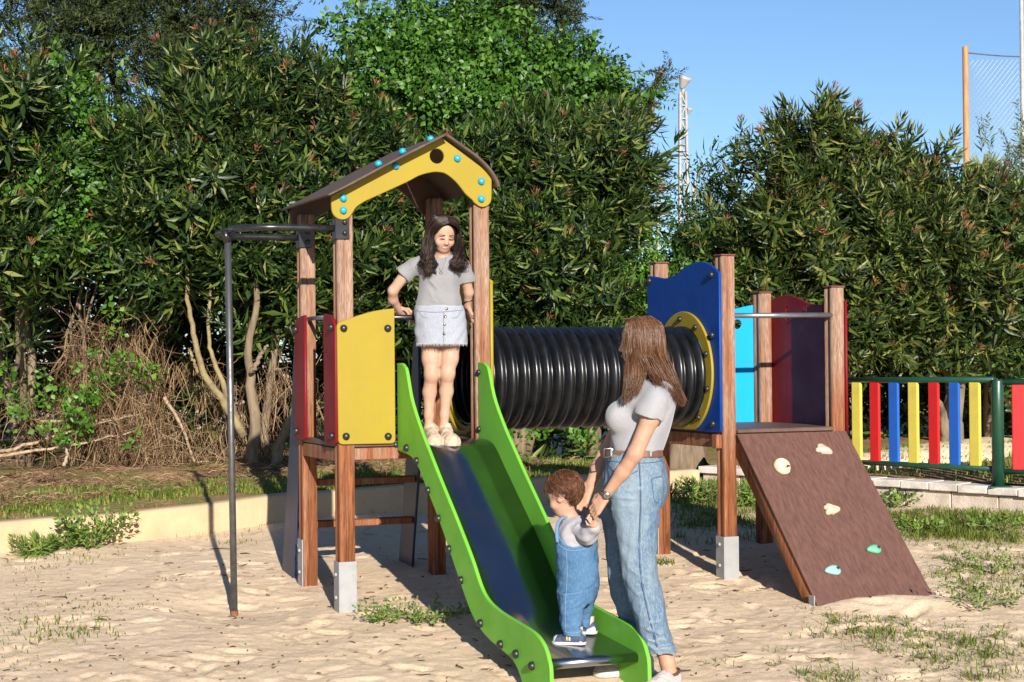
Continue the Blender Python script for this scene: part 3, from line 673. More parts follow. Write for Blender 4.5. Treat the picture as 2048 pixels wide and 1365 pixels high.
# ---- climbing ramp
RL0, RL1 = (-.062, .928), (-1.02, -.055)
def ramp_board():
    d = np.array([0, RL1[0] - RL0[0], RL1[1] - RL0[1]]); L = np.linalg.norm(d); d /= L; nrm = np.array([0, -d[2] * -1, 0]); nrm = np.cross([1, 0, 0], d); nrm = nrm if nrm[2] > 0 else -nrm
    u0, u1 = 2.497, 3.285
    out = [(u0, 0), (u1, 0), (u1, L), (u0, L)]
    b = ((1, 0, 0), tuple(d), tuple(nrm))
    o = link('climbing_board', prism_mesh('climbing_board', out, .018, .003, [], b, (0, RL0[0], RL0[1])), BRN, play)
    for u_ in (u0 + .004, u1 - .084):
        me = prism_mesh('ramp_beam', [(u_, .04), (u_ + .08, .04), (u_ + .08, L - .02), (u_, L - .02)], .10, .004, [], b, tuple(np.array([0, RL0[0], RL0[1]]) - nrm * .061))
        link('ramp_beam', me, WOOD, play)
    link('ground_plate', box_mesh('ground_plate', (u0 - .012, RL1[0] + .06, -.12), (u0 - .004, RL1[0] + .12, .045), .002), GAL, play)
    def hold(px, py, size, col, kind):
        r = ray(px, py); oo = np.array([(CAMP - B0) @ U, (CAMP - B0) @ V, CAMP[2]]); rr = np.array([r @ U, r @ V, r[2]])
        p0 = np.array([0, RL0[0], RL0[1]]); t = ((p0 - oo) @ nrm) / (rr @ nrm); p = oo + rr * t
        bm = bmesh.new(); bmesh.ops.create_icosphere(bm, subdivisions=3, radius=1)
        g = np.random.default_rng(int(px))
        for v in bm.verts:
            x, y, z = v.co
            if kind == 'ring':
                rr_ = math.hypot(x, y); zz = max(z, 0) * .55 + (-.0)
                if z > 0: zz = .62 * math.exp(-((rr_ - .68) / .28) ** 2) + .12
                v.co = Vector((x * .95, y * 1.05, zz if z > 0 else z * .02))
            elif kind == 'drop':
                sx = 1.0 if x > 0 else 1.6; wy = .62 * (1 - .35 * max(-x, 0)) 
                zz = (.55 * max(z, 0) ** .7) * (1 - .25 * (x + 1)) if z > 0 else z * .02
                v.co = Vector((x * sx * .75, y * wy, max(zz, 0) if z > 0 else zz))
            else:
                n_ = .25 * math.sin(4.1 * x + 1) * math.cos(3.7 * y + px)
                w_ = (1.15 if x > -.1 else .8) + .22 * math.cos(3 * math.atan2(y, x) + .6)
                zz = (.55 * max(z, 0) ** .8 + n_ * .45 * max(z, 0)) if z > 0 else z * .02
                v.co = Vector((x * w_, y * w_ * .72, zz))
        me = bm_mesh(bm, 'climbing_hold', True)
        me.transform(Matrix.Scale(size, 4))
        q = Matrix(((1, 0, 0), tuple(-d), tuple(nrm))).transposed().to_4x4(); q.translation = Vector(p + nrm * .0095)
        hh = link('climbing_hold', me, col, play); hh.matrix_local = q @ Matrix.Rotation(R({'ring': 0, 'drop': 2, 'lump': -20 if py < 950 else 10}[kind]), 4, 'Z')
        bh = link('hold_bolt', BOLTS_K, None, hh); bh.location = (size * (.3 if kind != 'ring' else .0), 0, size * (.30 if kind == 'ring' else .34)); bh.scale = (.8, .8, .8)  # black colour on this bolt stands in for the shade inside its hole
        if kind == 'ring': bh.location = (size * .45, -size * .35, size * .62)
    hold(1561, 938, .058, M('cream_resin_hold', (.62, .50, .33), (.5, .4, .26), .6, nscale=30., bump=.1), 'ring')
    hold(1641, 902, .055, M('pink_resin_hold', (.55, .38, .30), (.45, .3, .24), .6, nscale=30., bump=.1), 'lump')
    hold(1657, 1023, .056, M('beige_resin_hold', (.56, .42, .30), (.45, .33, .23), .6, nscale=30., bump=.1), 'lump')
    hold(1748, 1101, .054, M('green_resin_hold', (.12, .38, .24), (.09, .3, .19), .55, nscale=30., bump=.1), 'drop')
    hold(1666, 1143, .058, M('pale_teal_resin_hold', (.24, .46, .42), (.2, .4, .37), .55, nscale=30., bump=.1), 'drop')
    # timber chips where holds were moved, screw heads
    for px, py in ((1597, 926), (1625, 1087), (1540, 895), (1560, 895)): pass
ramp_board()
# ================================================================ VEGETATION
def rot_to(d, roll):
    """rotation matrices (n,3,3) whose z column is d, rolled about it"""
    d = d / (np.linalg.norm(d, axis=1)[:, None] + 1e-9)
    a = np.where(np.abs(d[:, 2:3]) < .95, np.array([[0, 0, 1.]]), np.array([[1., 0, 0]]))
    x = np.cross(a, d); x /= np.linalg.norm(x, axis=1)[:, None]; y = np.cross(d, x)
    c, s = np.cos(roll)[:, None], np.sin(roll)[:, None]
    return np.stack([x * c + y * s, -x * s + y * c, d], -1)
def stamp(tv, tf, pos, rot, scale):
    """copies of a template (verts, tri faces) -> big arrays"""
    n = len(pos); v = np.einsum('nij,kj->nki', rot, tv) * scale[:, None, None] + pos[:, None]
    f = tf[None] + (np.arange(n) * len(tv))[:, None, None]
    return v.reshape(-1, 3), f.reshape(-1, tf.shape[1])
LEAF_F = np.array([(0, 1, 2), (0, 2, 3), (1, 4, 2), (2, 4, 3)])
def leaf(L, W, base, d, side, droop=.15, fold=.18, wide=.45):
    """one folded leaf of four triangles; base point, direction, sideways axis"""
    up = np.cross(side, d)
    m = base + d * L * wide
    return np.array([base, m - side * W / 2 + up * W * fold, m - up * W * .05, m + side * W / 2 + up * W * fold, base + d * L - up * L * droop])
def sprig(kind, g):
    """a shoot along +z with its leaves; returns verts, tris"""
    V_, F_ = [], []
    def add(v):
        F_.append(LEAF_F + len(V_) * 5); V_.append(v)
    if kind == 'oleander':
        n = 8
        for k in range(n):
            z = .27 * (k / (n - 1)) ** .85
            for j in range(3):
                a = j * 2.094 + k * 1.05 + g.normal(0, .2); t = k / (n - 1)
                el = R(-6 + 70 * t ** 1.3) + g.normal(0, .18)
                d = np.array([math.cos(a) * math.cos(el), math.sin(a) * math.cos(el), math.sin(el)])
                side = np.array([-math.sin(a), math.cos(a), 0]); L = (.165 - .065 * t ** 2) * g.uniform(.75, 1.15)
                add(leaf(L, L * .20, np.array([0, 0, z]), d, side, g.uniform(-.02, .22), .16, .45))
    elif kind == 'ivy':
        n = 13
        for k in range(n):
            z = .26 * k / n; a = k * 2.4 + g.normal(0, .4); el = R(g.uniform(5, 55))
            d = np.array([math.cos(a) * math.cos(el), math.sin(a) * math.cos(el), math.sin(el) - .15]); d /= np.linalg.norm(d)
            side = np.array([-math.sin(a), math.cos(a), 0]); L = .075 * g.uniform(.65, 1.3)
            add(leaf(L, L * .78, np.array([0, 0, z]) + d * .03, d, side, g.uniform(0, .25), .12, .42))
    elif kind == 'small':
        n = 22
        for k in range(n):
            z = .30 * k / n; a = k * 2.4 + g.normal(0, .5); el = R(g.uniform(0, 60))
            d = np.array([math.cos(a) * math.cos(el), math.sin(a) * math.cos(el), math.sin(el)])
            side = np.array([-math.sin(a), math.cos(a), 0]); L = .045 * g.uniform(.7, 1.3)
            add(leaf(L, L * .55, np.array([0, 0, z]) + d * .02, d, side, .1, .15, .45))
    elif kind == 'cypress':
        # a flat feathery spray: twigs off a drooping axis
        for k in range(15):
            t = k / 15; z = .34 * t
            for s in (-1, 1):
                a = g.normal(0, .5) + (0 if s > 0 else math.pi); el = R(g.uniform(25, 60))
                d = np.array([math.cos(a) * math.cos(el), math.sin(a) * math.cos(el), math.sin(el)])
                side = np.cross(d, g.normal(0, 1, 3)); side /= np.linalg.norm(side); L = (.11 - .07 * t) * g.uniform(.6, 1.2)
                add(leaf(L, .016, np.array([0, 0, z]), d, side, g.uniform(-.1, .2), .1, .5))
    elif kind == 'bramble':
        n = 9
        for k in range(n):
            z = .2 * k / n; a = k * 2.4 + g.normal(0, .4); el = R(g.uniform(10, 60))
            d = np.array([math.cos(a) * math.cos(el), math.sin(a) * math.cos(el), math.sin(el)])
            side = np.array([-math.sin(a), math.cos(a), 0]); L = .07 * g.uniform(.7, 1.4)
            add(leaf(L, L * .8, np.array([0, 0, z]) + d * .03, d, side, .12, .12, .45))
    elif kind == 'bloom':
        # dry reddish flower heads and pods above an oleander shoot
        for k in range(12):
            a = g.uniform(0, 6.28); el = R(g.uniform(25, 85))
            d = np.array([math.cos(a) * math.cos(el), math.sin(a) * math.cos(el), math.sin(el)])
            side = np.cross(d, g.normal(0, 1, 3)); side /= np.linalg.norm(side); L = .065 * g.uniform(.6, 1.2)
            add(leaf(L, .008, np.array([0, 0, .30 + g.uniform(0, .03)]), d, side, .0, .1, .6))
    return np.concatenate(V_), np.concatenate(F_)
TPL = {k: [sprig(k, np.random.default_rng(100 + i)) for i in range(6)] for k in ('oleander', 'ivy', 'small', 'cypress', 'bramble', 'bloom')}
OLE = leaf_mat('oleander_leaf', [(0, (.006, .017, .004)), (.42, (.016, .036, .007)), (.72, (.042, .076, .013)), (.92, (.105, .155, .030)), (1, (.20, .19, .055))], .42, .16, .32)  # mostly dark, few bright leaves: self-shadow and sun flecks put into the colours
OLE_R = leaf_mat('oleander_leaf_pale_olive', [(0, (.010, .022, .005)), (.42, (.028, .050, .010)), (.72, (.068, .098, .019)), (.92, (.135, .165, .036)), (1, (.23, .19, .06))], .42, .18, .32)  # lighter, yellower olive tone for variety between the shrubs
IVY = leaf_mat('ivy_leaf', [(0, (.018, .058, .006)), (.5, (.045, .12, .012)), (1, (.095, .20, .024))], .45, .2, .35)
CYP = leaf_mat('cypress_spray', [(0, (.010, .018, .006)), (.6, (.030, .045, .013)), (1, (.07, .085, .024))], .7, .10, .25)
SML = leaf_mat('small_shrub_leaf', [(0, (.02, .055, .014)), (.6, (.045, .11, .025)), (1, (.09, .17, .04))], .45, .2)
BRA = leaf_mat('bramble_leaf', [(0, (.035, .095, .009)), (.5, (.07, .175, .015)), (1, (.13, .26, .03))], .5, .25)
RBL = leaf_mat('oleander_seed_head', [(0, (.10, .035, .02)), (.5, (.20, .075, .04)), (1, (.30, .14, .07))], .7, .1, .2)
BARK = M('grey_brown_bark', (.19, .14, .09), (.10, .07, .043), .9, nscale=14., stretch=(1, 1, .25), bump=.8, bscale=45.)
BARKY = M('yellow_lichen_bark', (.24, .19, .085), (.14, .10, .055), .9, nscale=9., bump=.8, bscale=45.)

def clump_points(blobs, n, g, shell=.5, front=.75, per=10, tuft=1.15):
    """shoot positions on and just inside a union of lumpy ellipsoids (centre, radii); denser on the side seen"""
    P, D = [], []
    w_ = np.array([b[1][0] * b[1][2] for b in blobs]); w_ = w_ / w_.sum()
    for bi, (c, r) in enumerate(blobs):
        k = int(n * w_[bi] * 1.5) + 4
        d = g.normal(0, 1, (k, 3)); d /= np.linalg.norm(d, axis=1)[:, None]
        flip = (d[:, 1] > .25) & (g.random(k) < front); d[flip, 1] *= -1
        lump = 1 + .16 * np.sin(5 * d[:, 0] + 3 * d[:, 2] + bi) + .12 * np.sin(9 * d[:, 2] - 7 * d[:, 0] + 2 * bi) + .08 * np.sin(15 * d[:, 0] + 11 * d[:, 1])
        rr = (1 - shell * g.random(k) ** 1.6) * lump * (1 + .10 * g.normal(0, 1, k))
        P.append(np.array(c) + d * np.array(r) * rr[:, None]); D.append(d)
    P = np.concatenate(P); D = np.concatenate(D)
    # shoots grow in tufts from shared branches, which leaves dark gaps between them
    m = max(n // per, 1); sel = g.permutation(len(P))[:m]; P, D = np.repeat(P[sel], per, 0), np.repeat(D[sel], per, 0)
    P = P + g.normal(0, 1, P.shape) * np.array([.15, .12, .13]) * tuft + np.repeat(g.normal(0, .04, (m, 3)), per, 0)
    D = D + np.repeat(g.normal(0, .35, (m, 3)), per, 0)
    return P, D
def foliage(name, kind, blobs, n, mat, parent, seed, up=.7, spread=.45, size=(.95, 1.5), shell=.62, zmin=.3, bloom=0., front=.75, per=10, tuft=1.15):
    g = np.random.default_rng(seed)
    P, D = clump_points(blobs, n, g, shell, front, per, tuft)
    keep = P[:, 2] > zmin; P, D = P[keep], D[keep]
    ax = D * np.array([.75, .75, .35]) + np.array([0, 0, up]) + g.normal(0, spread, P.shape)
    rot = rot_to(ax, g.uniform(0, 6.28, len(P))); sc = g.uniform(*size, len(P))
    vs, fs, o = [], [], 0
    for i, (tv, tf) in enumerate(TPL[kind]):
        s = np.arange(len(P)) % 6 == i
        if not s.any(): continue
        v, f = stamp(tv, tf, P[s], rot[s], sc[s]); vs.append(v); fs.append(f + o); o += len(v)
    ob = link(name, mesh_np(name, np.concatenate(vs) - np.array(parent.location if parent else (0, 0, 0)), [np.concatenate(fs)]), mat, parent)
    if bloom:
        s = (g.random(len(P)) < bloom) & (ax[:, 2] > .4)
        if s.any():
            tv, tf = TPL['bloom'][0]; v, f = stamp(tv, tf, P[s], rot[s], sc[s])
            tag(link('seed_heads', mesh_np('seed_heads', v - np.array(parent.location), [f]), RBL, parent), kind='stuff')
    return ob
def branches(name, root, tips, r0, parent, mat, seed=0, wob=.05):
    g = np.random.default_rng(seed); paths = []
    for t in tips:
        a, b = np.array(root) + g.normal(0, .05, 3) * [1, 1, 0], np.array(t)
        k = np.linspace(0, 1, 9)[:, None]; p = a * (1 - k) + b * k + np.concatenate([g.normal(0, wob, (9, 2)) * np.sin(k * math.pi), np.zeros((9, 1))], 1)
        p[:, 2] = a[2] + (b[2] - a[2]) * k[:, 0] ** .85
        paths.append((spline(p, 16) - np.array(parent.location), np.linspace(r0 * g.uniform(.7, 1.1), r0 * .3, 16)))
    return link(name, tube_mesh(name, paths, 7), mat, parent)
def bz(x, y):
    """height of the ground under the planting"""
    d = np.min(np.hypot(KL[:, 0] - x, KL[:, 1] - y)); i = np.argmin(np.hypot(KL[:, 0] - x, KL[:, 1] - y))
    return float(gz(KL[i, 0], KL[i, 1]) + bank_z(d))
def px_blob(px, py, Y, rx, rz, ry=None):
    """an ellipsoid centred on the ray of a photo pixel at distance Y; radii in photo pixels at that distance"""
    k = Y / FPX; return (tuple(at_Y(px, py, Y)), (rx * k, (ry if ry else min(rx, rz) * .8) * k, rz * k))
def shrub(name, label, cat, kind, mat, base, blobs, n, seed, trunks=None, group=None, bloom=0., r0=.05, bark=BARK, **kw):
    x, y = base; z = bz(x, y) if x < 2.2 else float(lawn_z(np.array(x), np.array(y)))
    t = empty(name, (x, y, z), 0, label, cat, group)
    foliage('foliage', kind, blobs, n, mat, t, seed, zmin=z + .15, bloom=bloom, **kw)
    tips = trunks if trunks is not None else [tuple(np.array(b[0]) + np.array([0, .1, 0])) for b in blobs]
    if tips: branches('trunk', (x, y, z - .1), tips, r0, t, bark, seed)
    return t
GO = 'oleander shrubs along the back'
def XY(px, Y): return tuple(at_Y(px, 900, Y)[:2])
# --- oleanders, left to right
def stems(t, lst, mat):
    for pts, r0, r1, Y in lst:
        q = spline(np.array([at_Y(x, y, Y) for x, y in pts]), 22) - np.array(t.location); q += np.random.default_rng(len(pts)).normal(0, .006, q.shape)
        link('trunk', tube_mesh('trunk', [(q, np.linspace(r0, r1, 22))], 9), mat, t)
shrub('oleander_shrub', 'tall oleander at the far left edge with long drooping leaves', 'shrub', 'oleander', OLE, XY(40, 16.2),
      [px_blob(20, 290, 15.6, 110, 120), px_blob(60, 220, 16.2, 70, 60), px_blob(-40, 480, 15.6, 120, 110), px_blob(30, 600, 15.3, 90, 50), px_blob(-60, 230, 16, 100, 120)], 470, 1, group=GO, bloom=.12)
t_ = shrub('oleander_shrub', 'dense oleander left of the tower with bare yellowish branches at its foot', 'shrub', 'oleander', OLE, XY(450, 16.4),
      [px_blob(420, 350, 15.9, 130, 130), px_blob(300, 440, 15.7, 120, 90), px_blob(480, 470, 15.6, 130, 90), px_blob(330, 560, 15.5, 90, 50), px_blob(420, 255, 16.2, 80, 70), px_blob(520, 580, 15.7, 90, 50), px_blob(432, 140, 16.3, 22, 60)], 860, 2, group=GO, bloom=.10, trunks=[])
stems(t_, [([(486, 870), (450, 810), (408, 745), (392, 690), (378, 620), (372, 540)], .038, .016, 15.3), ([(478, 850), (452, 780), (432, 730), (418, 670), (420, 560)], .030, .012, 15.4), ([(380, 700), (395, 745)], .012, .014, 15.25)], BARKY)
t_ = shrub('oleander_shrub', 'oleander with thick pale trunk right behind the pole and tower', 'shrub', 'oleander', OLE, XY(515, 16.1),
      [px_blob(600, 320, 16.2, 110, 120), px_blob(555, 215, 16.4, 50, 60), px_blob(640, 470, 16.0, 110, 100), px_blob(720, 370, 16.5, 110, 100), px_blob(600, 590, 16.0, 80, 50), px_blob(760, 480, 16.4, 100, 100), px_blob(535, 150, 16.6, 30, 40)], 800, 3, group=GO, bloom=.12, trunks=[])
stems(t_, [([(512, 955), (503, 905), (512, 850), (503, 790), (500, 740), (498, 690), (508, 630), (515, 540)], .062, .024, 15.4), ([(502, 745), (520, 715), (536, 690)], .026, .012, 15.3), ([(548, 965), (556, 900), (575, 850), (602, 800)], .060, .028, 15.45), ([(540, 960), (530, 860), (545, 740), (560, 640), (570, 550)], .05, .024, 15.9)], BARK)
shrub('oleander_shrub', 'oleander behind the black tunnel between tower and blue board', 'shrub', 'oleander', OLE, XY(1050, 17.3),
      [px_blob(880, 440, 16.9, 120, 110), px_blob(1010, 390, 17.2, 120, 120), px_blob(1120, 380, 17.3, 110, 110), px_blob(1060, 520, 16.8, 120, 100), px_blob(900, 600, 16.8, 110, 90), px_blob(1165, 490, 17.2, 70, 90), px_blob(1170, 600, 17.0, 100, 80), px_blob(1040, 660, 16.9, 120, 60), px_blob(760, 620, 16.9, 90, 80)], 1330, 4, group=GO, bloom=.10)
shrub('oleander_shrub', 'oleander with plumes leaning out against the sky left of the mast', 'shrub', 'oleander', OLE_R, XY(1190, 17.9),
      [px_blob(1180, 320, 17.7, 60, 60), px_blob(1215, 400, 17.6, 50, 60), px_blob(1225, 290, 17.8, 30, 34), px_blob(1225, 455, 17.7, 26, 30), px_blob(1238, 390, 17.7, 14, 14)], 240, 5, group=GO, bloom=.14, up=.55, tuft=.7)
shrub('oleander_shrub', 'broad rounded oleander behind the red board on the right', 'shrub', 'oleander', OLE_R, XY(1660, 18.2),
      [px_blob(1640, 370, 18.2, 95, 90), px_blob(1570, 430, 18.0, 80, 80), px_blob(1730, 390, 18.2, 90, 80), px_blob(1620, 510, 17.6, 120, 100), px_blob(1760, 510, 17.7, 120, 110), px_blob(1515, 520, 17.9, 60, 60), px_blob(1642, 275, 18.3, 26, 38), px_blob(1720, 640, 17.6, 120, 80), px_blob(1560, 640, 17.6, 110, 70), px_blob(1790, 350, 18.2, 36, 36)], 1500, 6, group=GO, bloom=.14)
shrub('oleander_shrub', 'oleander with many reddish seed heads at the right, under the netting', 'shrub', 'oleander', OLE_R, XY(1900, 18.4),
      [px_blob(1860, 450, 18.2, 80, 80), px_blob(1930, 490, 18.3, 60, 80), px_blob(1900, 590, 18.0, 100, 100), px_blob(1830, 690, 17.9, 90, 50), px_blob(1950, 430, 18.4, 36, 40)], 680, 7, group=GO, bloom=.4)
# --- ivy-clad tree and cypresses behind
t = empty('ivy_covered_tree', (*XY(900, 19.0), .5), 0, 'rounded tree smothered in bright green ivy above the yellow gable', 'tree')
foliage('crown', 'ivy', [px_blob(790, 240, 18.8, 115, 110), px_blob(920, 220, 18.6, 140, 130), px_blob(860, 110, 19.0, 120, 80), px_blob(1040, 240, 18.8, 110, 110), px_blob(980, 120, 19.0, 100, 80), px_blob(715, 170, 19.2, 50, 70), px_blob(1120, 190, 19.0, 90, 70), px_blob(900, 350, 18.5, 150, 90), px_blob(1210, 220, 19.1, 45, 55), px_blob(740, 70, 19.1, 50, 40)], 3200, IVY, t, 20, up=.25, spread=.5, size=(.7, 1.1))
branches('trunk', (*XY(900, 19.2), .3), [tuple(at_Y(860, 150, 19.2)), tuple(at_Y(980, 130, 19.2)), tuple(at_Y(760, 220, 19.1)), tuple(at_Y(1100, 200, 19.2))], .12, t, BARK, 3)
t = empty('cypress_tree', (*XY(330, 20.0), .5), 0, 'dark cypress filling the top left corner behind the oleanders', 'tree', 'cypresses behind the shrubs')
foliage('crown', 'cypress', [px_blob(150, 60, 19.6, 130, 100), px_blob(300, 40, 19.6, 130, 90), px_blob(430, 40, 19.8, 90, 60), px_blob(500, 20, 19.8, 36, 36), px_blob(230, 150, 19.6, 100, 60), px_blob(350, 120, 19.8, 90, 50), px_blob(60, -40, 19.6, 150, 90), px_blob(300, -70, 19.9, 220, 90), px_blob(500, 70, 20., 24, 26)], 2000, CYP, t, 21, up=-.05, spread=.45, size=(.8, 1.4), shell=.7)
branches('trunk', (*XY(330, 20.2), .3), [tuple(at_Y(200, 40, 20.0)), tuple(at_Y(340, -80, 20.2)), tuple(at_Y(460, 20, 20.0)), tuple(at_Y(190, 160, 19.9))], .11, t, BARK, 4)
t = empty('cypress_tree', (*XY(1080, 20.2), .5), 0, 'cypress with drooping feathery branches reaching towards the lattice mast', 'tree', 'cypresses behind the shrubs')
foliage('crown', 'cypress', [px_blob(1000, -10, 19.8, 160, 60), px_blob(1090, 20, 19.8, 60, 35), px_blob(1110, 130, 19.7, 70, 50), px_blob(1210, 185, 19.7, 50, 30), px_blob(1265, 185, 19.6, 30, 18), px_blob(1300, 150, 19.6, 26, 8), px_blob(1290, 205, 19.6, 28, 12), px_blob(1240, 240, 19.6, 30, 22), px_blob(1000, 60, 19.9, 120, 50), px_blob(760, -20, 20., 60, 35)], 1300, CYP, t, 22, up=-.02, spread=.4, size=(.6, 1.1), shell=.7, tuft=.6)
branches('trunk', (*XY(1080, 20.3), .3), [tuple(at_Y(1060, -60, 20.2)), tuple(at_Y(1325, 138, 19.7)), tuple(at_Y(1310, 200, 19.7)), tuple(at_Y(1130, 110, 19.9))], .12, t, BARK, 5)
# --- lesser shrubs
shrub('leafy_shrub', 'small leaved shrub with a few pink flowers beside the lattice mast', 'shrub', 'small', SML, XY(1420, 18.8),
      [px_blob(1418, 370, 18.8, 20, 26), px_blob(1400, 480, 18.6, 40, 40), px_blob(1450, 450, 18.6, 45, 60), px_blob(1400, 570, 18.4, 70, 70), px_blob(1370, 560, 18.5, 30, 36), px_blob(1372, 440, 18.8, 10, 16)], 520, 8, size=(.8, 1.3))
shrub('leafy_shrub', 'bright leafy shrub just left of the blue tunnel board', 'shrub', 'small', BRA, XY(1320, 18.0),
      [px_blob(1305, 545, 17.8, 24, 20), px_blob(1300, 600, 17.6, 45, 40), px_blob(1330, 670, 17.5, 80, 55)], 330, 9, size=(.9, 1.5))
shrub('leafy_shrub', 'dark leafy shrub at the right edge behind the second fence panel', 'shrub', 'bramble', SML, XY(2050, 18.6),
      [px_blob(2060, 520, 18.2, 70, 60), px_blob(2050, 640, 18.3, 60, 90), px_blob(2010, 700, 18.5, 60, 60), px_blob(2090, 700, 18.2, 90, 110)], 520, 10, size=(.8, 1.3))
shrub('feathery_shrub', 'thin feathery grey green shrub at the right edge below the netting', 'shrub', 'cypress', leaf_mat('feathery_leaf', [(0, (.06, .085, .035)), (1, (.15, .19, .09))], .6, .2), XY(2030, 19.2),
      [px_blob(2030, 430, 19., 50, 80), px_blob(2060, 380, 19., 40, 60)], 130, 11, up=1.0, spread=.3, size=(.8, 1.3))
# palm-like fan leaves
def fan():
    b = at_Y(1972, 360, 19.0); t = empty('fan_palm', (b[0], b[1], .5), 0, 'spiky fan palm leaves poking above the right oleander', 'palm'); g = np.random.default_rng(5); vs, fs = [], []
    for k in range(70):
        a = R(g.uniform(15, 165)); d = np.array([math.cos(a), g.normal(0, .35), math.sin(a)]); d /= np.linalg.norm(d); side = np.cross(d, [0, 1, 0]); side /= np.linalg.norm(side)
        vs.append(leaf(g.uniform(.22, .34), .022, b + d * .04, d, side, .05, .2, .5)); fs.append(LEAF_F + 5 * k)
    link('fronds', mesh_np('fronds', np.concatenate(vs) - np.array(t.location), [np.concatenate(fs)]), leaf_mat('palm_frond', [(0, (.10, .14, .03)), (1, (.22, .24, .07))], .5, .2), t)
    link('trunk', tube_mesh('trunk', [(np.array([(0, 0, -.1), (.05, 0, 1.5), (0, 0, b[2] - .5)]), .07)], 8), BARK, t)
fan()
# --- the dark thicket deeper in: reads as one mass
g0 = empty('tmp')
th_ob = foliage('thicket', 'oleander', [px_blob(x, y, 18.6 + .5 * math.sin(x), 170, 130, 60) for x in range(-120, 1240, 130) for y in (400, 520, 680, 830)] + [px_blob(x, y, 19.6, 160, 110, 60) for x in range(1380, 2300, 130) for y in (600, 690, 800)], 3200, OLE, g0, 30, size=(1.2, 1.9), shell=.9, zmin=.25, front=.3, per=1)
th_ob.parent = None; bpy.data.objects.remove(g0); tag(th_ob, 'dark mass of foliage deep behind the front shrubs', None, kind='stuff')
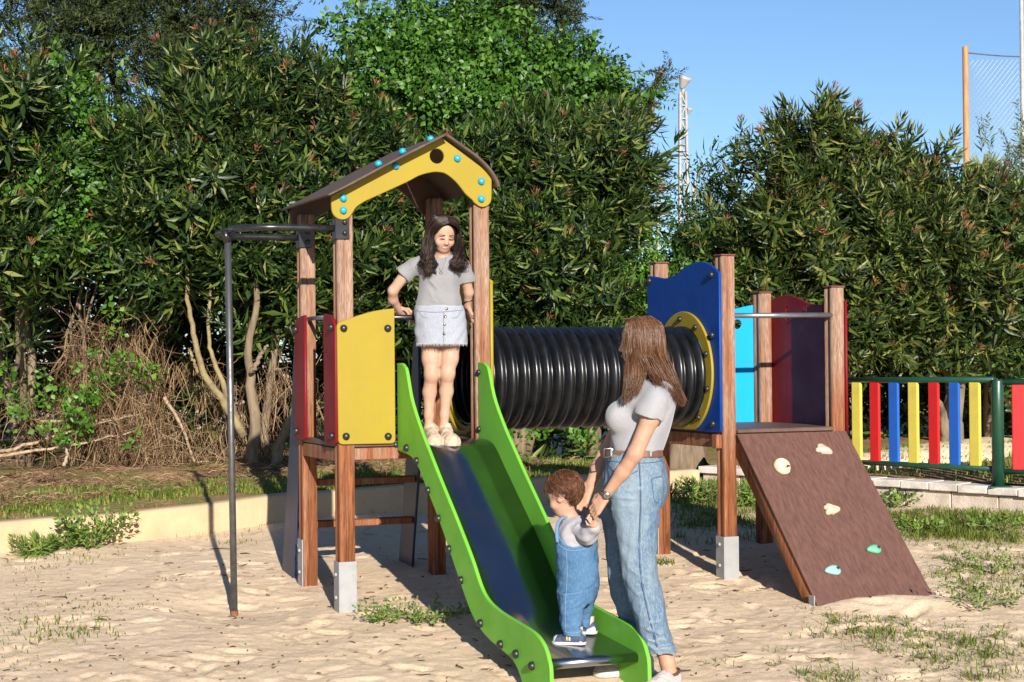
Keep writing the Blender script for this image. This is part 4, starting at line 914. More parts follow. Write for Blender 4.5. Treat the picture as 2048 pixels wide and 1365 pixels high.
# ================================================================ PEOPLE
class Field:
    """a signed-distance grid: limbs and garments are blended into one surface and then meshed"""
    def __init__(s, lo, hi, h):
        s.lo = np.array(lo, float); s.h = h; s.n = np.ceil((np.array(hi) - s.lo) / h).astype(int) + 1
        s.ax = [s.lo[i] + h * np.arange(s.n[i]) for i in range(3)]
        s.d = np.full(s.n, 1.0, np.float32)
    def sub(s, lo, hi):
        i0 = np.clip(np.floor((np.array(lo) - s.lo) / s.h).astype(int), 0, s.n - 1); i1 = np.clip(np.ceil((np.array(hi) - s.lo) / s.h).astype(int) + 1, 1, s.n)
        sl = tuple(slice(a, b) for a, b in zip(i0, i1))
        g = np.meshgrid(*[s.ax[k][sl[k]] for k in range(3)], indexing='ij', sparse=True)
        return sl, g
    def put(s, sl, d, k):
        a = s.d[sl]
        if k <= 0: s.d[sl] = np.minimum(a, d)
        else:
            hh = np.clip(.5 + .5 * (a - d) / k, 0, 1); s.d[sl] = (a * hh * 0 + d * hh + a * (1 - hh) - k * hh * (1 - hh)).astype(np.float32)
    def cone(s, a, ra, b, rb, k=.02, flat=None):
        a, b = np.array(a, float), np.array(b, float); m = max(ra, rb) + k + 2 * s.h
        sl, (x, y, z) = s.sub(np.minimum(a, b) - m, np.maximum(a, b) + m)
        ab = b - a; L2 = ab @ ab + 1e-12
        t = np.clip(((x - a[0]) * ab[0] + (y - a[1]) * ab[1] + (z - a[2]) * ab[2]) / L2, 0, 1)
        d = np.sqrt((x - a[0] - ab[0] * t) ** 2 + (y - a[1] - ab[1] * t) ** 2 + (z - a[2] - ab[2] * t) ** 2) - (ra + (rb - ra) * t)
        s.put(sl, d, k)
    def chain(s, pts, rad, k=.02):
        for i in range(len(pts) - 1): s.cone(pts[i], rad[i], pts[i + 1], rad[i + 1], k)
    def ell(s, c, r, rot=None, k=.02):
        c = np.array(c, float); r = np.array(r, float); m = r.max() + k + 2 * s.h
        sl, (x, y, z) = s.sub(c - m, c + m); p = [x - c[0], y - c[1], z - c[2]]
        if rot is not None: p = [rot[0][i] * p[0] + rot[1][i] * p[1] + rot[2][i] * p[2] for i in range(3)]
        q = np.sqrt((p[0] / r[0]) ** 2 + (p[1] / r[1]) ** 2 + (p[2] / r[2]) ** 2)
        q2 = np.sqrt((p[0] / r[0] ** 2) ** 2 + (p[1] / r[1] ** 2) ** 2 + (p[2] / r[2] ** 2) ** 2) + 1e-6
        s.put(sl, q * (q - 1) / q2, k)
    def loft(s, sec, e1, k=.02, p=2.3, cap=.0):
        """sec: (centre, half width along e1, half depth across) from bottom to top (by z)"""
        sec = sorted(sec, key=lambda q: q[0][2]); C = np.array([q[0] for q in sec]); A = np.array([q[1] for q in sec]); Bq = np.array([q[2] for q in sec])
        z0, z1 = C[0, 2], C[-1, 2]; m = max(A.max(), Bq.max()) + k + 2 * s.h
        sl, (x, y, z) = s.sub([C[:, 0].min() - m, C[:, 1].min() - m, z0 - k - .03], [C[:, 0].max() + m, C[:, 1].max() + m, z1 + k + .03])
        zz = z.ravel()
        if len(C) > 2:
            fine = spline(np.column_stack([C, A, Bq]), 80); o = np.argsort(fine[:, 2]); fine = fine[o]
        else: fine = np.column_stack([C, A, Bq])
        f = [np.interp(zz, fine[:, 2], fine[:, i]).reshape(1, 1, -1) for i in (0, 1, 3, 4)]
        e1 = np.array(e1, float); e1 /= np.linalg.norm(e1); e2 = np.array([-e1[1], e1[0]])
        u = (x - f[0]) * e1[0] + (y - f[1]) * e1[1]; v = (x - f[0]) * e2[0] + (y - f[1]) * e2[1]
        q = (np.abs(u / f[2]) ** p + np.abs(v / f[3]) ** p) ** (1 / p)
        d = (q - 1) * np.minimum(f[2], f[3]); d = np.maximum(d, np.maximum(z0 - z, z - z1) - cap)
        s.put(sl, d, k)
    def sleeve(s, pts, rad, p, n, k=.03):
        """a tube cut off square at its cuff and then blended in"""
        keep = s.d; s.d = np.full(s.n, 1.0, np.float32); s.chain(pts, rad, .01); s.cut(p, n); t = s.d; s.d = keep
        s.put((slice(None),) * 3, t, k)
    def groove(s, a, b, r, depth):
        a, b = np.array(a, float), np.array(b, float); m = 3 * r
        sl, (x, y, z) = s.sub(np.minimum(a, b) - m, np.maximum(a, b) + m)
        ab = b - a; L2 = ab @ ab + 1e-12
        t = np.clip(((x - a[0]) * ab[0] + (y - a[1]) * ab[1] + (z - a[2]) * ab[2]) / L2, 0, 1)
        dd = (x - a[0] - ab[0] * t) ** 2 + (y - a[1] - ab[1] * t) ** 2 + (z - a[2] - ab[2] * t) ** 2
        s.d[sl] += (depth * np.exp(-dd / r ** 2) * (1 - .6 * np.abs(2 * t - 1))).astype(np.float32)
    def wrinkle(s, amp, freq, seed, mask=None):
        g = np.random.default_rng(seed); x, y, z = np.meshgrid(*s.ax, indexing='ij', sparse=True); o = 0
        for i in range(5):
            d = g.normal(0, 1, 3) * [1, 1, .75]; d /= np.linalg.norm(d); fr = freq * g.uniform(.6, 1.6)
            o = o + np.sin(2 * math.pi * fr * (x * d[0] + y * d[1] + z * d[2]) + 1.4 * np.sin(2 * math.pi * fr * .45 * (x * d[2] - y * d[0] + z * d[1]) + g.uniform(0, 6)) + g.uniform(0, 6))
        o = o * (amp / 3)
        if mask is not None: o = o * mask(x, y, z)
        s.d += o.astype(np.float32)
    def carve(s, c, r, k=.01):
        """scoop an ellipsoid out (necklines)"""
        c = np.array(c, float); r = np.array(r, float); sl, (x, y, z) = s.sub(c - r - .02, c + r + .02)
        q = np.sqrt(((x - c[0]) / r[0]) ** 2 + ((y - c[1]) / r[1]) ** 2 + ((z - c[2]) / r[2]) ** 2)
        s.d[sl] = np.maximum(s.d[sl], -((q - 1) * r.min()).astype(np.float32))
    def cut(s, p, n, rad=9.):
        """keep the half space n.(x-p) < 0, within rad of p"""
        n = np.array(n, float); n /= np.linalg.norm(n); p = np.array(p, float); sl, (x, y, z) = s.sub(p - rad, p + rad)
        s.d[sl] = np.maximum(s.d[sl], ((x - p[0]) * n[0] + (y - p[1]) * n[1] + (z - p[2]) * n[2]).astype(np.float32))
    def mesh(s, name, smooth_it=1):
        d = s.d.copy(); d[0] = d[-1] = 1; d[:, 0] = d[:, -1] = 1; d[:, :, 0] = d[:, :, -1] = 1
        ins = d < 0; n = np.array(d.shape) - 1
        cnt = np.zeros(n, np.int8); 
        for i in (0, 1):
            for j in (0, 1):
                for k in (0, 1): cnt += ins[i:n[0] + i, j:n[1] + j, k:n[2] + k]
        act = np.argwhere((cnt > 0) & (cnt < 8)); idx = np.full(n, -1, np.int32); idx[tuple(act.T)] = np.arange(len(act))
        pos = np.zeros((len(act), 3)); c = np.zeros(len(act))
        for axis in range(3):
            oth = [a for a in range(3) if a != axis]
            for p in (0, 1):
                for q in (0, 1):
                    o0 = np.zeros(3, int); o0[oth[0]] = p; o0[oth[1]] = q; o1 = o0.copy(); o1[axis] = 1
                    a = d[tuple((act + o0).T)]; b = d[tuple((act + o1).T)]; m = (a < 0) != (b < 0)
                    t = a[m] / (a[m] - b[m]); P = np.repeat(o0[None].astype(float), m.sum(), 0); P[:, axis] += t
                    pos[m] += P; c[m] += 1
        V_ = (act + pos / c[:, None]) * s.h + s.lo; Q = []
        for axis in range(3):
            o1, o2 = [(1, 2), (2, 0), (0, 1)][axis]
            a = [slice(None)] * 3; b = [slice(None)] * 3; a[axis] = slice(0, -1); b[axis] = slice(1, None)
            e = np.argwhere(ins[tuple(a)] != ins[tuple(b)]); fl = ins[tuple(a)][tuple(e.T)]
            cs = []
            for p, q in ((1, 1), (0, 1), (0, 0), (1, 0)):
                cc = e.copy(); cc[:, o1] -= p; cc[:, o2] -= q; cs.append(idx[tuple(cc.T)])
            f = np.stack(cs, -1); f[~fl] = f[~fl][:, ::-1]; Q.append(f)
        F_ = np.concatenate(Q); F_ = F_[(F_ >= 0).all(1)]
        for _ in range(smooth_it):            # one pass of Laplacian smoothing takes off the grid steps
            acc = np.zeros_like(V_); w_ = np.zeros(len(V_))
            for i in range(4):
                np.add.at(acc, F_[:, i], V_[F_[:, (i + 1) % 4]] + V_[F_[:, i - 1]]); np.add.at(w_, F_[:, i], 2)
            V_ = V_ * .45 + .55 * acc / w_[:, None]
        return mesh_np(name, V_, [F_], True)
from mathutils.bvhtree import BVHTree
class Rays:
    """lays small details on a finished surface: finds where a photo pixel meets it"""
    def __init__(s, *obs):
        s.t = []
        for o in obs:
            me = o.data; v = np.zeros(len(me.vertices) * 3, np.float32); me.vertices.foreach_get('co', v); v = v.reshape(-1, 3) + np.array(o.matrix_basis.translation) + (np.array(o.parent.matrix_basis.translation) if o.parent else 0)
            s.t.append(BVHTree.FromPolygons([tuple(p) for p in v], [tuple(p.vertices) for p in me.polygons]))
    def hit(s, x, y, lift=0.):
        r = ray(x, y); best = None
        for t in s.t:
            h_ = t.ray_cast(Vector(CAMP), Vector(r).normalized())
            if h_[0] is not None and (best is None or h_[3] < best[3]): best = h_
        if best is None: return None
        n = best[1]; n = n if n.dot(Vector(r)) < 0 else -n
        return np.array(best[0] + n * lift), np.array(n)
    def line(s, pts, n=24, lift=.001):
        q = [s.hit(x, y, lift) for x, y in spline(pts, n)]; return np.array([a[0] for a in q if a is not None])

def strands_mesh(name, P, r):
    """P: (n strands, k points, 3) -> tapered three-sided strands"""
    n, k, _ = P.shape; T = np.gradient(P, axis=1); T /= np.linalg.norm(T, axis=2)[..., None] + 1e-9
    X = np.cross(T, np.array([.31, .9, .3])); X /= np.linalg.norm(X, axis=2)[..., None] + 1e-9; Yv = np.cross(T, X)
    tp = np.interp(np.linspace(0, 1, k), [0, .15, .7, 1], [.75, 1, 1, .25]); rr = (r[:, None] * tp[None])[..., None]
    ring = [P + rr * (X * math.cos(a) + Yv * math.sin(a)) for a in (0, 2.094, 4.189)]
    v = np.stack(ring, 2).reshape(-1, 3); b = (np.arange(n) * k * 3)[:, None, None]
    i, j = np.meshgrid(np.arange(k - 1), np.arange(3), indexing='ij')
    f = np.stack([i * 3 + j, i * 3 + (j + 1) % 3, (i + 1) * 3 + (j + 1) % 3, (i + 1) * 3 + j], -1).reshape(1, -1, 4) + b
    return mesh_np(name, v, [f.reshape(-1, 4)], True)
def cr_batch(C, k):
    """Catmull-Rom for a batch of control polygons (n, m, 3)"""
    n, m, _ = C.shape; q = np.concatenate([2 * C[:, :1] - C[:, 1:2], C, 2 * C[:, -1:] - C[:, -2:-1]], 1)
    t = np.linspace(0, m - 1, k); i = np.minimum(t.astype(int), m - 2); f = (t - i)[None, :, None]
    a, b, c, d = q[:, i], q[:, i + 1], q[:, i + 2], q[:, i + 3]
    return .5 * (2 * b + (c - a) * f + (2 * a - 5 * b + 4 * c - d) * f ** 2 + (3 * b - a - 3 * c + d) * f ** 3)
def hair_mat(name, cols, rough=.34, spec=.6):
    m, t, p = nodes_of(name); g = N(t, 'ShaderNodeNewGeometry'); cr = N(t, 'ShaderNodeValToRGB'); e = cr.color_ramp.elements
    while len(e) < len(cols): e.new(.5)
    for i, (pos, c) in enumerate(cols): e[i].position = pos; e[i].color = c4(c)
    t.links.new(g.outputs['Random Per Island'], cr.inputs[0]); t.links.new(cr.outputs[0], p.inputs['Base Color'])
    p.inputs['Roughness'].default_value = rough; p.inputs['Specular IOR Level'].default_value = spec; MATS[name] = m; return m
def unit(v): v = np.array(v, float); return v / np.linalg.norm(v)
def hand(F, wrist, fd, kx, n, s=1., curl=(25, 70, 60), thumb=1, spread=.0, r=.0088):
    """palm with four unequal fingers bent at the knuckles and a thumb from the side of the palm.
    fd: direction of the fingers, kx: across the knuckles (towards the little finger), n: palm side"""
    fd, kx, n = unit(fd), unit(kx), unit(n); w_ = np.array(wrist, float)
    pc = w_ + fd * .045 * s
    for q in (-1, -.33, .33, 1): F.cone(w_ + kx * q * .017 * s, .014 * s, w_ + fd * .078 * s + kx * q * .030 * s, .0115 * s, .008)
    tips = []
    for i, (q, L) in enumerate(((-1.5, .92), (-.5, 1.), (.5, .95), (1.5, .76))):
        b = w_ + fd * .082 * s + kx * q * .0195 * s; d = fd; a = 0; rr = r * s
        for L0, c in zip((.040, .026, .021), curl):
            a += c; d2 = unit(fd * math.cos(R(a)) + n * math.sin(R(a)) + kx * q * spread); e = b + d2 * L0 * L * s
            F.cone(b, rr, e, rr * .9, .002); b = e; rr *= .9
        tips.append(b)
    b = w_ + fd * .025 * s - kx * .026 * s; d1 = unit(fd * .55 - kx * .55 + n * .55); e = b + d1 * .038 * s
    F.cone(b, .0135 * s, e, .011 * s, .008); d2 = unit(fd * .6 + kx * .25 * thumb + n * .75); e2 = e + d2 * .034 * s
    F.cone(e, .0105 * s, e2, .0085 * s, .003)
    return tips
def head(F, c, f, up, s=1., k=.02, nose=1., ears=True):
    """skull, jaw, cheeks, brow, nose, ears in the head's own frame; returns the frame"""
    f = unit(f); r = unit(np.cross(f, unit(up))); u = np.cross(r, f); rot = np.array([r, f, u]).T
    P = lambda x, y, z: np.array(c) + s * (r * x + f * y + u * z)
    F.ell(P(0, -.012, .025), np.array([.072, .092, .085]) * s, rot, k)
    F.ell(P(0, .018, -.03), np.array([.058, .066, .072]) * s, rot, k)
    F.ell(P(0, .045, -.075), np.array([.032, .034, .026]) * s, rot, k)
    for q in (-1, 1):
        F.ell(P(.034 * q, .052, -.030), np.array([.026, .026, .026]) * s, rot, k * .7)
        if ears: F.ell(P(.0735 * q, -.008, -.012), np.array([.010, .018, .030]) * s, rot, .006)
        sl, (x, y, z) = F.sub(P(.030 * q, .088, .004) - .03, P(.030 * q, .088, .004) + .03); p = P(.030 * q, .090, .004)
        F.d[sl] += (.010 * s * np.exp(-((x - p[0]) ** 2 + (y - p[1]) ** 2 + (z - p[2]) ** 2) / (.015 * s) ** 2)).astype(np.float32)
    F.cone(P(0, .074, .008), .008 * s, P(0, .094 * nose, -.026), .0105 * s, .012)
    for q in (-1, 1): F.ell(P(.011 * q, .083, -.030), np.array([.008, .009, .007]) * s, rot, .006)
    F.ell(P(0, .070, -.055), np.array([.024, .016, .014]) * s, rot, .010)
    return P, rot
def patch(name, pts, r, mat, parent, n=6):
    """a small tapering rolled strip (eyebrow, lash line, lip, strap) along points"""
    k = len(pts); rad = r * np.sin(np.linspace(.5, math.pi - .5, k)); return link(name, tube_mesh(name, [(np.array(pts) - np.array(parent.location), rad)], n), mat, parent)
def add(parent, name, field, mat, it=1):
    me = field.mesh(name, it); me.transform(Matrix.Translation(-Vector(parent.location))); return link(name, me, mat, parent)
def ssec(py, xl, xr, dep, Y):
    """a body section from its left and right edge in the photo and its half depth"""
    a = at_Y(xl, py, Y); b = at_Y(xr, py, Y); return ((a + b) / 2, np.linalg.norm(b - a) / 2, dep)
SKIN = M('warm_skin', (.40, .235, .160), (.355, .195, .125), .58, nscale=30., spec=.28, sss=.12, bump=.04, bscale=220.)
SKINK = M('fair_child_skin', (.42, .255, .185), (.385, .22, .15), .60, nscale=25., spec=.25, sss=.12)
LIP = M('lip', (.30, .09, .075), (.26, .07, .06), .4, nscale=40.)
LASH = M('dark_lash', (.012, .008, .006), (.02, .012, .008), .6, nscale=40.)
TEETH = M('teeth', (.5, .47, .42), (.45, .42, .38), .3, nscale=50.)

def denim(name, a, b, c):
    m, t, p = nodes_of(name); tc = N(t, 'ShaderNodeTexCoord')
    big = N(t, 'ShaderNodeTexNoise', Scale=5., Detail=5., Roughness=.6); 
    mp = N(t, 'ShaderNodeMapping'); mp.inputs['Scale'].default_value = (1, 1, .35); t.links.new(tc.outputs['Object'], mp.inputs[0]); t.links.new(mp.outputs[0], big.inputs['Vector'])
    fine = N(t, 'ShaderNodeTexNoise', Scale=160., Detail=3., Roughness=.8); mp2 = N(t, 'ShaderNodeMapping'); mp2.inputs['Scale'].default_value = (1, 1, .3); t.links.new(tc.outputs['Object'], mp2.inputs[0]); t.links.new(mp2.outputs[0], fine.inputs['Vector'])
    g = N(t, 'ShaderNodeNewGeometry')
    col = mixrgb(t, ramp(t, big.outputs[0], .36, .66), a, b)
    col = mixrgb(t, ramp(t, fine.outputs[0], .45, .8), col, c)
    col = mixrgb(t, ramp(t, g.outputs['Pointiness'], .505, .56), col, c)       # fading on raised folds
    t.links.new(col, p.inputs['Base Color']); p.inputs['Roughness'].default_value = .9; p.inputs['Specular IOR Level'].default_value = .15
    bp = N(t, 'ShaderNodeBump'); bp.inputs['Strength'].default_value = .35; bp.inputs['Distance'].default_value = .003; t.links.new(fine.outputs[0], bp.inputs['Height']); t.links.new(bp.outputs[0], p.inputs['Normal'])
    MATS[name] = m; return m

# ---------------------------------------------------------------- the girl on top of the slide
def build_girl():
    Y = 9.95; J = lambda x, y, d=0.: at_Y(x, y, Y + d)
    root = empty('person', tuple(at_Y(880, 888, Y)), 0, 'girl with long dark hair in grey tee standing at the top of the slide', 'person')
    F = Field(J(765, 900) - [.05, .26, .02], J(955, 410) + [.05, .26, .03], .005)
    fh = unit([.30, -.86, -.36]); uh = unit([.16, -.36, .9])
    hc = J(886, 470, .0)
    P, rot = head(F, hc, fh, uh, .94)
    F.chain([J(886, 500, .035), J(884, 520, .03)], [.042, .045], .02)
    F.loft([ssec(522, 848, 920, .05, Y), ssec(560, 852, 912, .070, Y), ssec(612, 838, 918, .07, Y), ssec(650, 838, 924, .085, Y), ssec(685, 842, 922, .08, Y)], (1, 0), .03)
    # legs
    F.chain([J(861, 670, .02), J(862, 720, .01), J(863, 750, -.005), J(859, 785, .025), J(858, 830, .025), J(858, 860, .02)], [.060, .050, .039, .038, .026, .025], .02)
    F.ell(J(864, 750, -.022), [.030, .026, .036], None, .03)
    F.chain([J(903, 670, .02), J(899, 718, .01), J(895, 748, -.005), J(893, 783, .025), J(889, 830, .025), J(888, 858, .02)], [.060, .049, .038, .037, .026, .025], .02)
    F.ell(J(896, 748, -.022), [.030, .026, .036], None, .03)
    for x in (858, 888): F.chain([J(x, 860, .03), J(x + 6, 873, -.05), J(x + 10, 879, -.13)], [.032, .028, .022], .02)
    # her right arm: elbow out, hand on the bar; her left hand on the bar by the post
    F.chain([J(838, 530), J(812, 547, .0), J(786, 582, .02), J(786, 600, .06), J(799, 622, .125)], [.034, .034, .029, .027, .020], .015)
    hand(F, J(797, 622, .125), [.75, .25, -.15], [.15, .55, -.8], [.1, -.2, -1], .86, (45, 60, 55))
    F.chain([J(918, 528), J(930, 552, .0), J(937, 585, .05), J(934, 612, .10)], [.033, .033, .028, .020], .015)
    hand(F, J(934, 610, .10), [.1, .55, -.8], [-.4, .5, .3], [.2, .6, -.5], .84, (40, 60, 50))
    body = add(root, 'body', F, SKINK, 1)
    # tee
    T = Field(J(778, 625) - [.03, .2, 0], J(950, 490) + [.03, .2, .02], .004)
    T.loft([ssec(619, 831, 925, .092, Y), ssec(600, 834, 922, .090, Y), ssec(575, 838, 920, .090, Y), ssec(550, 840, 924, .092, Y), ssec(530, 837, 929, .085, Y), ssec(515, 850, 919, .066, Y), ssec(506, 868, 903, .055, Y)], (1, 0), .02)
    T.sleeve([J(849, 521), J(829, 533), J(808, 549, .005), J(795, 562, .01)], [.038, .047, .054, .056], J(806.5, 551, .005), [-.78, .1, -.62])
    T.sleeve([J(912, 521), J(924, 537, .0), J(931, 556, .02), J(935, 572, .03)], [.042, .047, .050, .051], J(933, 564, .03), [.1, .2, -1])
    T.carve(J(886, 503, -.04), [.062, .085, .042])
    for a, b, r_, dp in (((832, 545), (880, 592), .010, .011), ((830, 540), (866, 556), .009, .009), ((836, 560), (862, 604), .009, .008), ((824, 535), (815, 556), .009, .007), ((926, 545), (912, 565), .009, .009), ((832, 600), (880, 612), .010, .007), ((920, 596), (896, 608), .009, .006), ((880, 560), (905, 602), .012, .004), ((860, 575), (882, 612), .010, .005)):
        T.groove(J(*a, -.095), J(*b, -.097), r_, dp); T.groove(J(a[0] + 5, a[1] - 5, -.095), J(b[0] + 5, b[1] - 5, -.097), r_, -dp * .6)
    T.wrinkle(.004, 7., 3)
    tee = add(root, 'tee_shirt', T, M('heather_grey_cotton', (.215, .215, .225), (.188, .188, .197), .9, nscale=120., lo=.3, hi=.7, spec=.1, bump=.12, bscale=320., sheen=.2), 1)
    # denim skirt, frayed hem
    K = Field(J(820, 695) - [.04, .2, 0], J(945, 605) + [.02, .2, 0], .004)
    K.loft([ssec(689, 832, 935, .118, Y), ssec(660, 830, 934, .114, Y), ssec(635, 829, 931, .108, Y), ssec(612, 831, 926, .100, Y)], (1, 0), .01)
    for a, b, dp in (((832, 628), (870, 636), .006), ((834, 650), (868, 656), .005), ((930, 645), (902, 656), .006), ((838, 640), (880, 645), .004), ((925, 628), (900, 634), .004), ((886, 655), (887, 688), .003)): K.groove(J(*a, -.11), J(*b, -.115), .008, dp)
    K.wrinkle(.003, 9., 5)
    DEN = denim('washed_out_pale_denim', (.23, .25, .30), (.27, .285, .325), (.34, .35, .38))
    sk = add(root, 'skirt', K, DEN, 1)
    ry = Rays(tee, sk)
    g = np.random.default_rng(4); fr = []
    for x in np.linspace(833, 934, 130):
        h0 = ry.hit(x, 686.5)
        if h0 is None: continue
        p = h0[0]; fr.append((np.array([p, p + [g.normal(0, .004), -.002 + g.normal(0, .003), -.010 - g.uniform(0, .012)]]) - np.array(root.location), np.array([.0011, .0006])))
    link('frayed_hem', tube_mesh('frayed_hem', fr, 4), M('white_thread', (.38, .38, .40), (.34, .34, .36), .9, nscale=50.), sk)
    BTN = M('dull_metal_button', (.20, .18, .15), (.14, .12, .10), .35, nscale=50., metal=.8)
    for x, y in ((893, 618), (890.5, 634), (889.5, 649), (888.5, 668)):
        h0 = ry.hit(x, y)
        o = link('button', lathe_mesh('button', [(.0085, -.002), (.0085, .003), (.006, .0045), (0, .005)], 12), BTN, sk, tuple(h0[0] - np.array(root.location))); o.rotation_euler = Vector(h0[1]).to_track_quat('Z', 'Y').to_euler()
    SEAM = M('blue_grey_seam', (.12, .135, .18), (.15, .165, .2), .9, nscale=80.)
    for pts in ([(831, 622), (870, 625), (925, 621)], [(887.5, 624), (887, 655), (886.5, 686)], [(838, 624), (846, 634), (858, 637)], [(905, 637), (915, 634), (921, 624)]):
        q = ry.line(pts); link('seam', tube_mesh('seam', [(q - np.array(root.location), .0016)], 4), SEAM, sk)
    # pendant and cord
    q = [ry.hit(x, y, .002)[0] for x, y in ((874, 514), (877, 528), (882, 543))] + [ry.hit(x, y, .002)[0] for x, y in ((888, 530), (892, 515))]
    nk = link('necklace', tube_mesh('necklace', [(spline(np.array(q), 16) - np.array(root.location), .0012)], 5), BTN, root)
    pd = ry.hit(882, 546, .003)[0] - np.array(root.location); link('pendant', tube_mesh('pendant', [(np.array([pd + [.008 * math.cos(a), 0, .008 * math.sin(a)] for a in np.linspace(0, 6.283, 14)]), .002)], 5), BTN, nk)
    wb = J(934, 604, .085); link('bracelet', tube_mesh('bracelet', [(np.array([wb + .030 * np.array([math.cos(a), math.sin(a) * .9, .25 * math.cos(a)]) for a in np.linspace(0, 6.283, 20)]) - np.array(root.location), .0045)], 6), LASH, root)
    # face
    ryb = Rays(body)
    for q in (-1, 1):
        e = [P(q * (.030 + d), .088 - abs(d) * .25, .000 + .003 * math.cos(d * 90) - .002) for d in np.linspace(-.017, .017, 7)]
        patch('eyelid_line', e, .0028, LASH, root)
        e = [P(q * (.033 + d), .0885 - (abs(.003 + d) * .28), .0245 - 9 * (d + .002) ** 2) for d in np.linspace(-.021, .021, 7)]
        patch('eyebrow', e, .0026, LASH, root)
        link('nostril', tube_mesh('nostril', [(np.array([P(.007 * q, .093, -.0365), P(.011 * q, .091, -.0355)]) - np.array(root.location), .0022)], 5), M('nostril_shade', (.12, .05, .035), (.1, .04, .03), .7, nscale=30.), root)
    patch('upper_lip', [P(d, .0855 - 11 * d * d, -.0505 + 9 * d * d) for d in np.linspace(-.027, .027, 9)], .0038, LIP, root)
    patch('teeth', [P(d, .0838 - 11 * d * d, -.0555 + 8 * d * d) for d in np.linspace(-.020, .020, 9)], .0044, TEETH, root)
    patch('lower_lip', [P(d, .0832 - 11 * d * d, -.0615 + 12 * d * d) for d in np.linspace(-.024, .024, 9)], .0042, LIP, root)
    # hair: centre parting, wavy locks to the chest
    HM = hair_mat('dark_brown_hair', [(0, (.005, .0035, .003)), (.6, (.011, .006, .0045)), (.88, (.026, .012, .007)), (1, (.075, .034, .018))], .42, .35)
    g = np.random.default_rng(11); n = 1500; side = np.where(np.arange(n) % 2 == 0, -1, 1); s = g.random(n) ** .8; e = g.random(n)
    def tri(a, b, c): return np.where((s < .5)[:, None], a + (b - a) * (s * 2)[:, None], b + (c - b) * (s * 2 - 1)[:, None])
    def loc3(x, y, z): return P(x, y, z)
    par = np.array([P(0, .080 - .16 * q, .098 + .035 * math.sin(q * math.pi) - .03 * q) for q in np.linspace(0, 1, 9)])
    i = np.clip(s * 8, 0, 7.99); P0 = par[i.astype(int)] + (par[np.minimum(i.astype(int) + 1, 8)] - par[i.astype(int)]) * (i % 1)[:, None] + g.normal(0, .002, (n, 3))
    r_ = rot[:, 0]; f_ = rot[:, 1]; u_ = rot[:, 2]
    def hp(x, y, z): return np.array(hc) + side[:, None] * r_ * np.array(x)[:, None] + f_ * np.array(y)[:, None] + u_ * np.array(z)[:, None]
    li = lambda a, b, c: np.where(s < .5, a + (b - a) * s * 2, b + (c - b) * (s * 2 - 1))
    P1 = hp(li(.052, .070, .045), li(.068, .005, -.085), li(.070, .092, .080))
    P2 = hp(li(.080, .096, .06), li(.044, .0, -.105), li(.012, .015, .0))
    wpx = lambda x, y, d: np.array([at_Y(a, b, Y + c) for a, b, c in zip(x, y, d)])
    xl = np.where(side > 0, li(868, 846, 862), li(909, 926, 912)) if (r_[0] < 0) else np.where(side < 0, li(868, 846, 862), li(909, 926, 912))
    P3 = wpx(xl + g.normal(0, 1.5, n), li(508, 508, 515) + 0 * s, li(-.085, -.06, .10))
    left = xl < 888; cl = np.floor(s * 13) + 13 * (side > 0)
    x4 = np.where(left, li(868, 848, 860), li(906, 927, 915)) + g.normal(0, 3, n); y4 = 530 + g.normal(0, 2, n)
    P4 = wpx(x4, y4, np.where(s < .7, -.105, .12))
    ck = np.sin(cl * 2.3); x5 = np.where(left, li(870, 850, 862), li(904, 921, 912)) + 4 * ck + g.normal(0, 1.5, n); y5 = 541 + 8 * np.cos(cl * 1.9) + 7 * g.random(n) - np.where(left, 0, 8)
    P5 = wpx(x5, y5, np.where(s < .7, -.112, .13))
    C = np.stack([P0, P1, P2, P3, P4, P5], 1); S_ = cr_batch(C, 26)
    tt = np.linspace(0, 1, 26)[None]
    ph = (cl * 1.7)[:, None]; amp = .014 * np.clip((tt - .30) / .5, 0, 1)
    S_[..., 0] += amp * np.sin(tt * 21 + ph); S_[..., 1] += amp * .7 * np.cos(tt * 19 + ph * 1.3)
    S_ += (g.normal(0, .0042, (n, 1, 3)) * (np.interp(tt[0], [0, .4, .75, 1], [.3, .9, 1.1, .55]))[None, :, None])
    hr = link('hair', strands_mesh('hair', S_ - np.array(root.location), g.uniform(.0016, .0030, n)), HM, root)
    H = Field(hc - .2, hc + .16, .005)
    H.ell(P(0, -.022, .036), [.080, .088, .082], rot, .01)
    for q in (-1, 1): H.chain([P(.066 * q, -.01, .04), P(.078 * q, -.005, -.02), P(.075 * q, -.01, -.09)], [.026, .024, .018], .02)
    H.chain([P(0, -.06, .0), P(0, -.06, -.09)], [.06, .05], .02)
    add(root, 'hair_cap', H, M('dark_hair_mass', (.007, .005, .004), (.012, .007, .005), .5, nscale=60., stretch=(1, 1, .2)), 1)
    # chunky cream sandals
    SA = Field(J(838, 892) - [.05, .25, .0], J(925, 840) + [.05, .2, 0], .004)
    FOOT_M = M('cream_sandal', (.42, .33, .25), (.37, .285, .21), .7, nscale=40., bump=.15, bscale=150.)
    for x, dx in ((860, 10), (890, 14)):
        a, b = J(x, 880, .05), J(x + dx, 884, -.13)
        SA.cone(a + [0, 0, -.004], .040, b + [0, 0, -.004], .050, .01)
        SA.cone(J(x + 1, 858, .025), .040, J(x + 2, 862, .02), .040, .01)
        SA.cone(J(x + 4, 869, -.03), .038, J(x + 5, 872, -.04), .040, .012); SA.cone(J(x + 8, 876, -.10), .036, J(x + 9, 877, -.105), .036, .012)
    for x, dx in ((860, 6), (890, 8)): SA.groove(J(x - 12, 866, -.01), J(x + 16, 866, -.01), .007, .006)
    zf = bed_z(-.14) + .003
    SA.cut((0, 0, zf), (0, 0, -1)); SA.wrinkle(.003, 30., 8)
    add(root, 'sandals', SA, FOOT_M, 1)
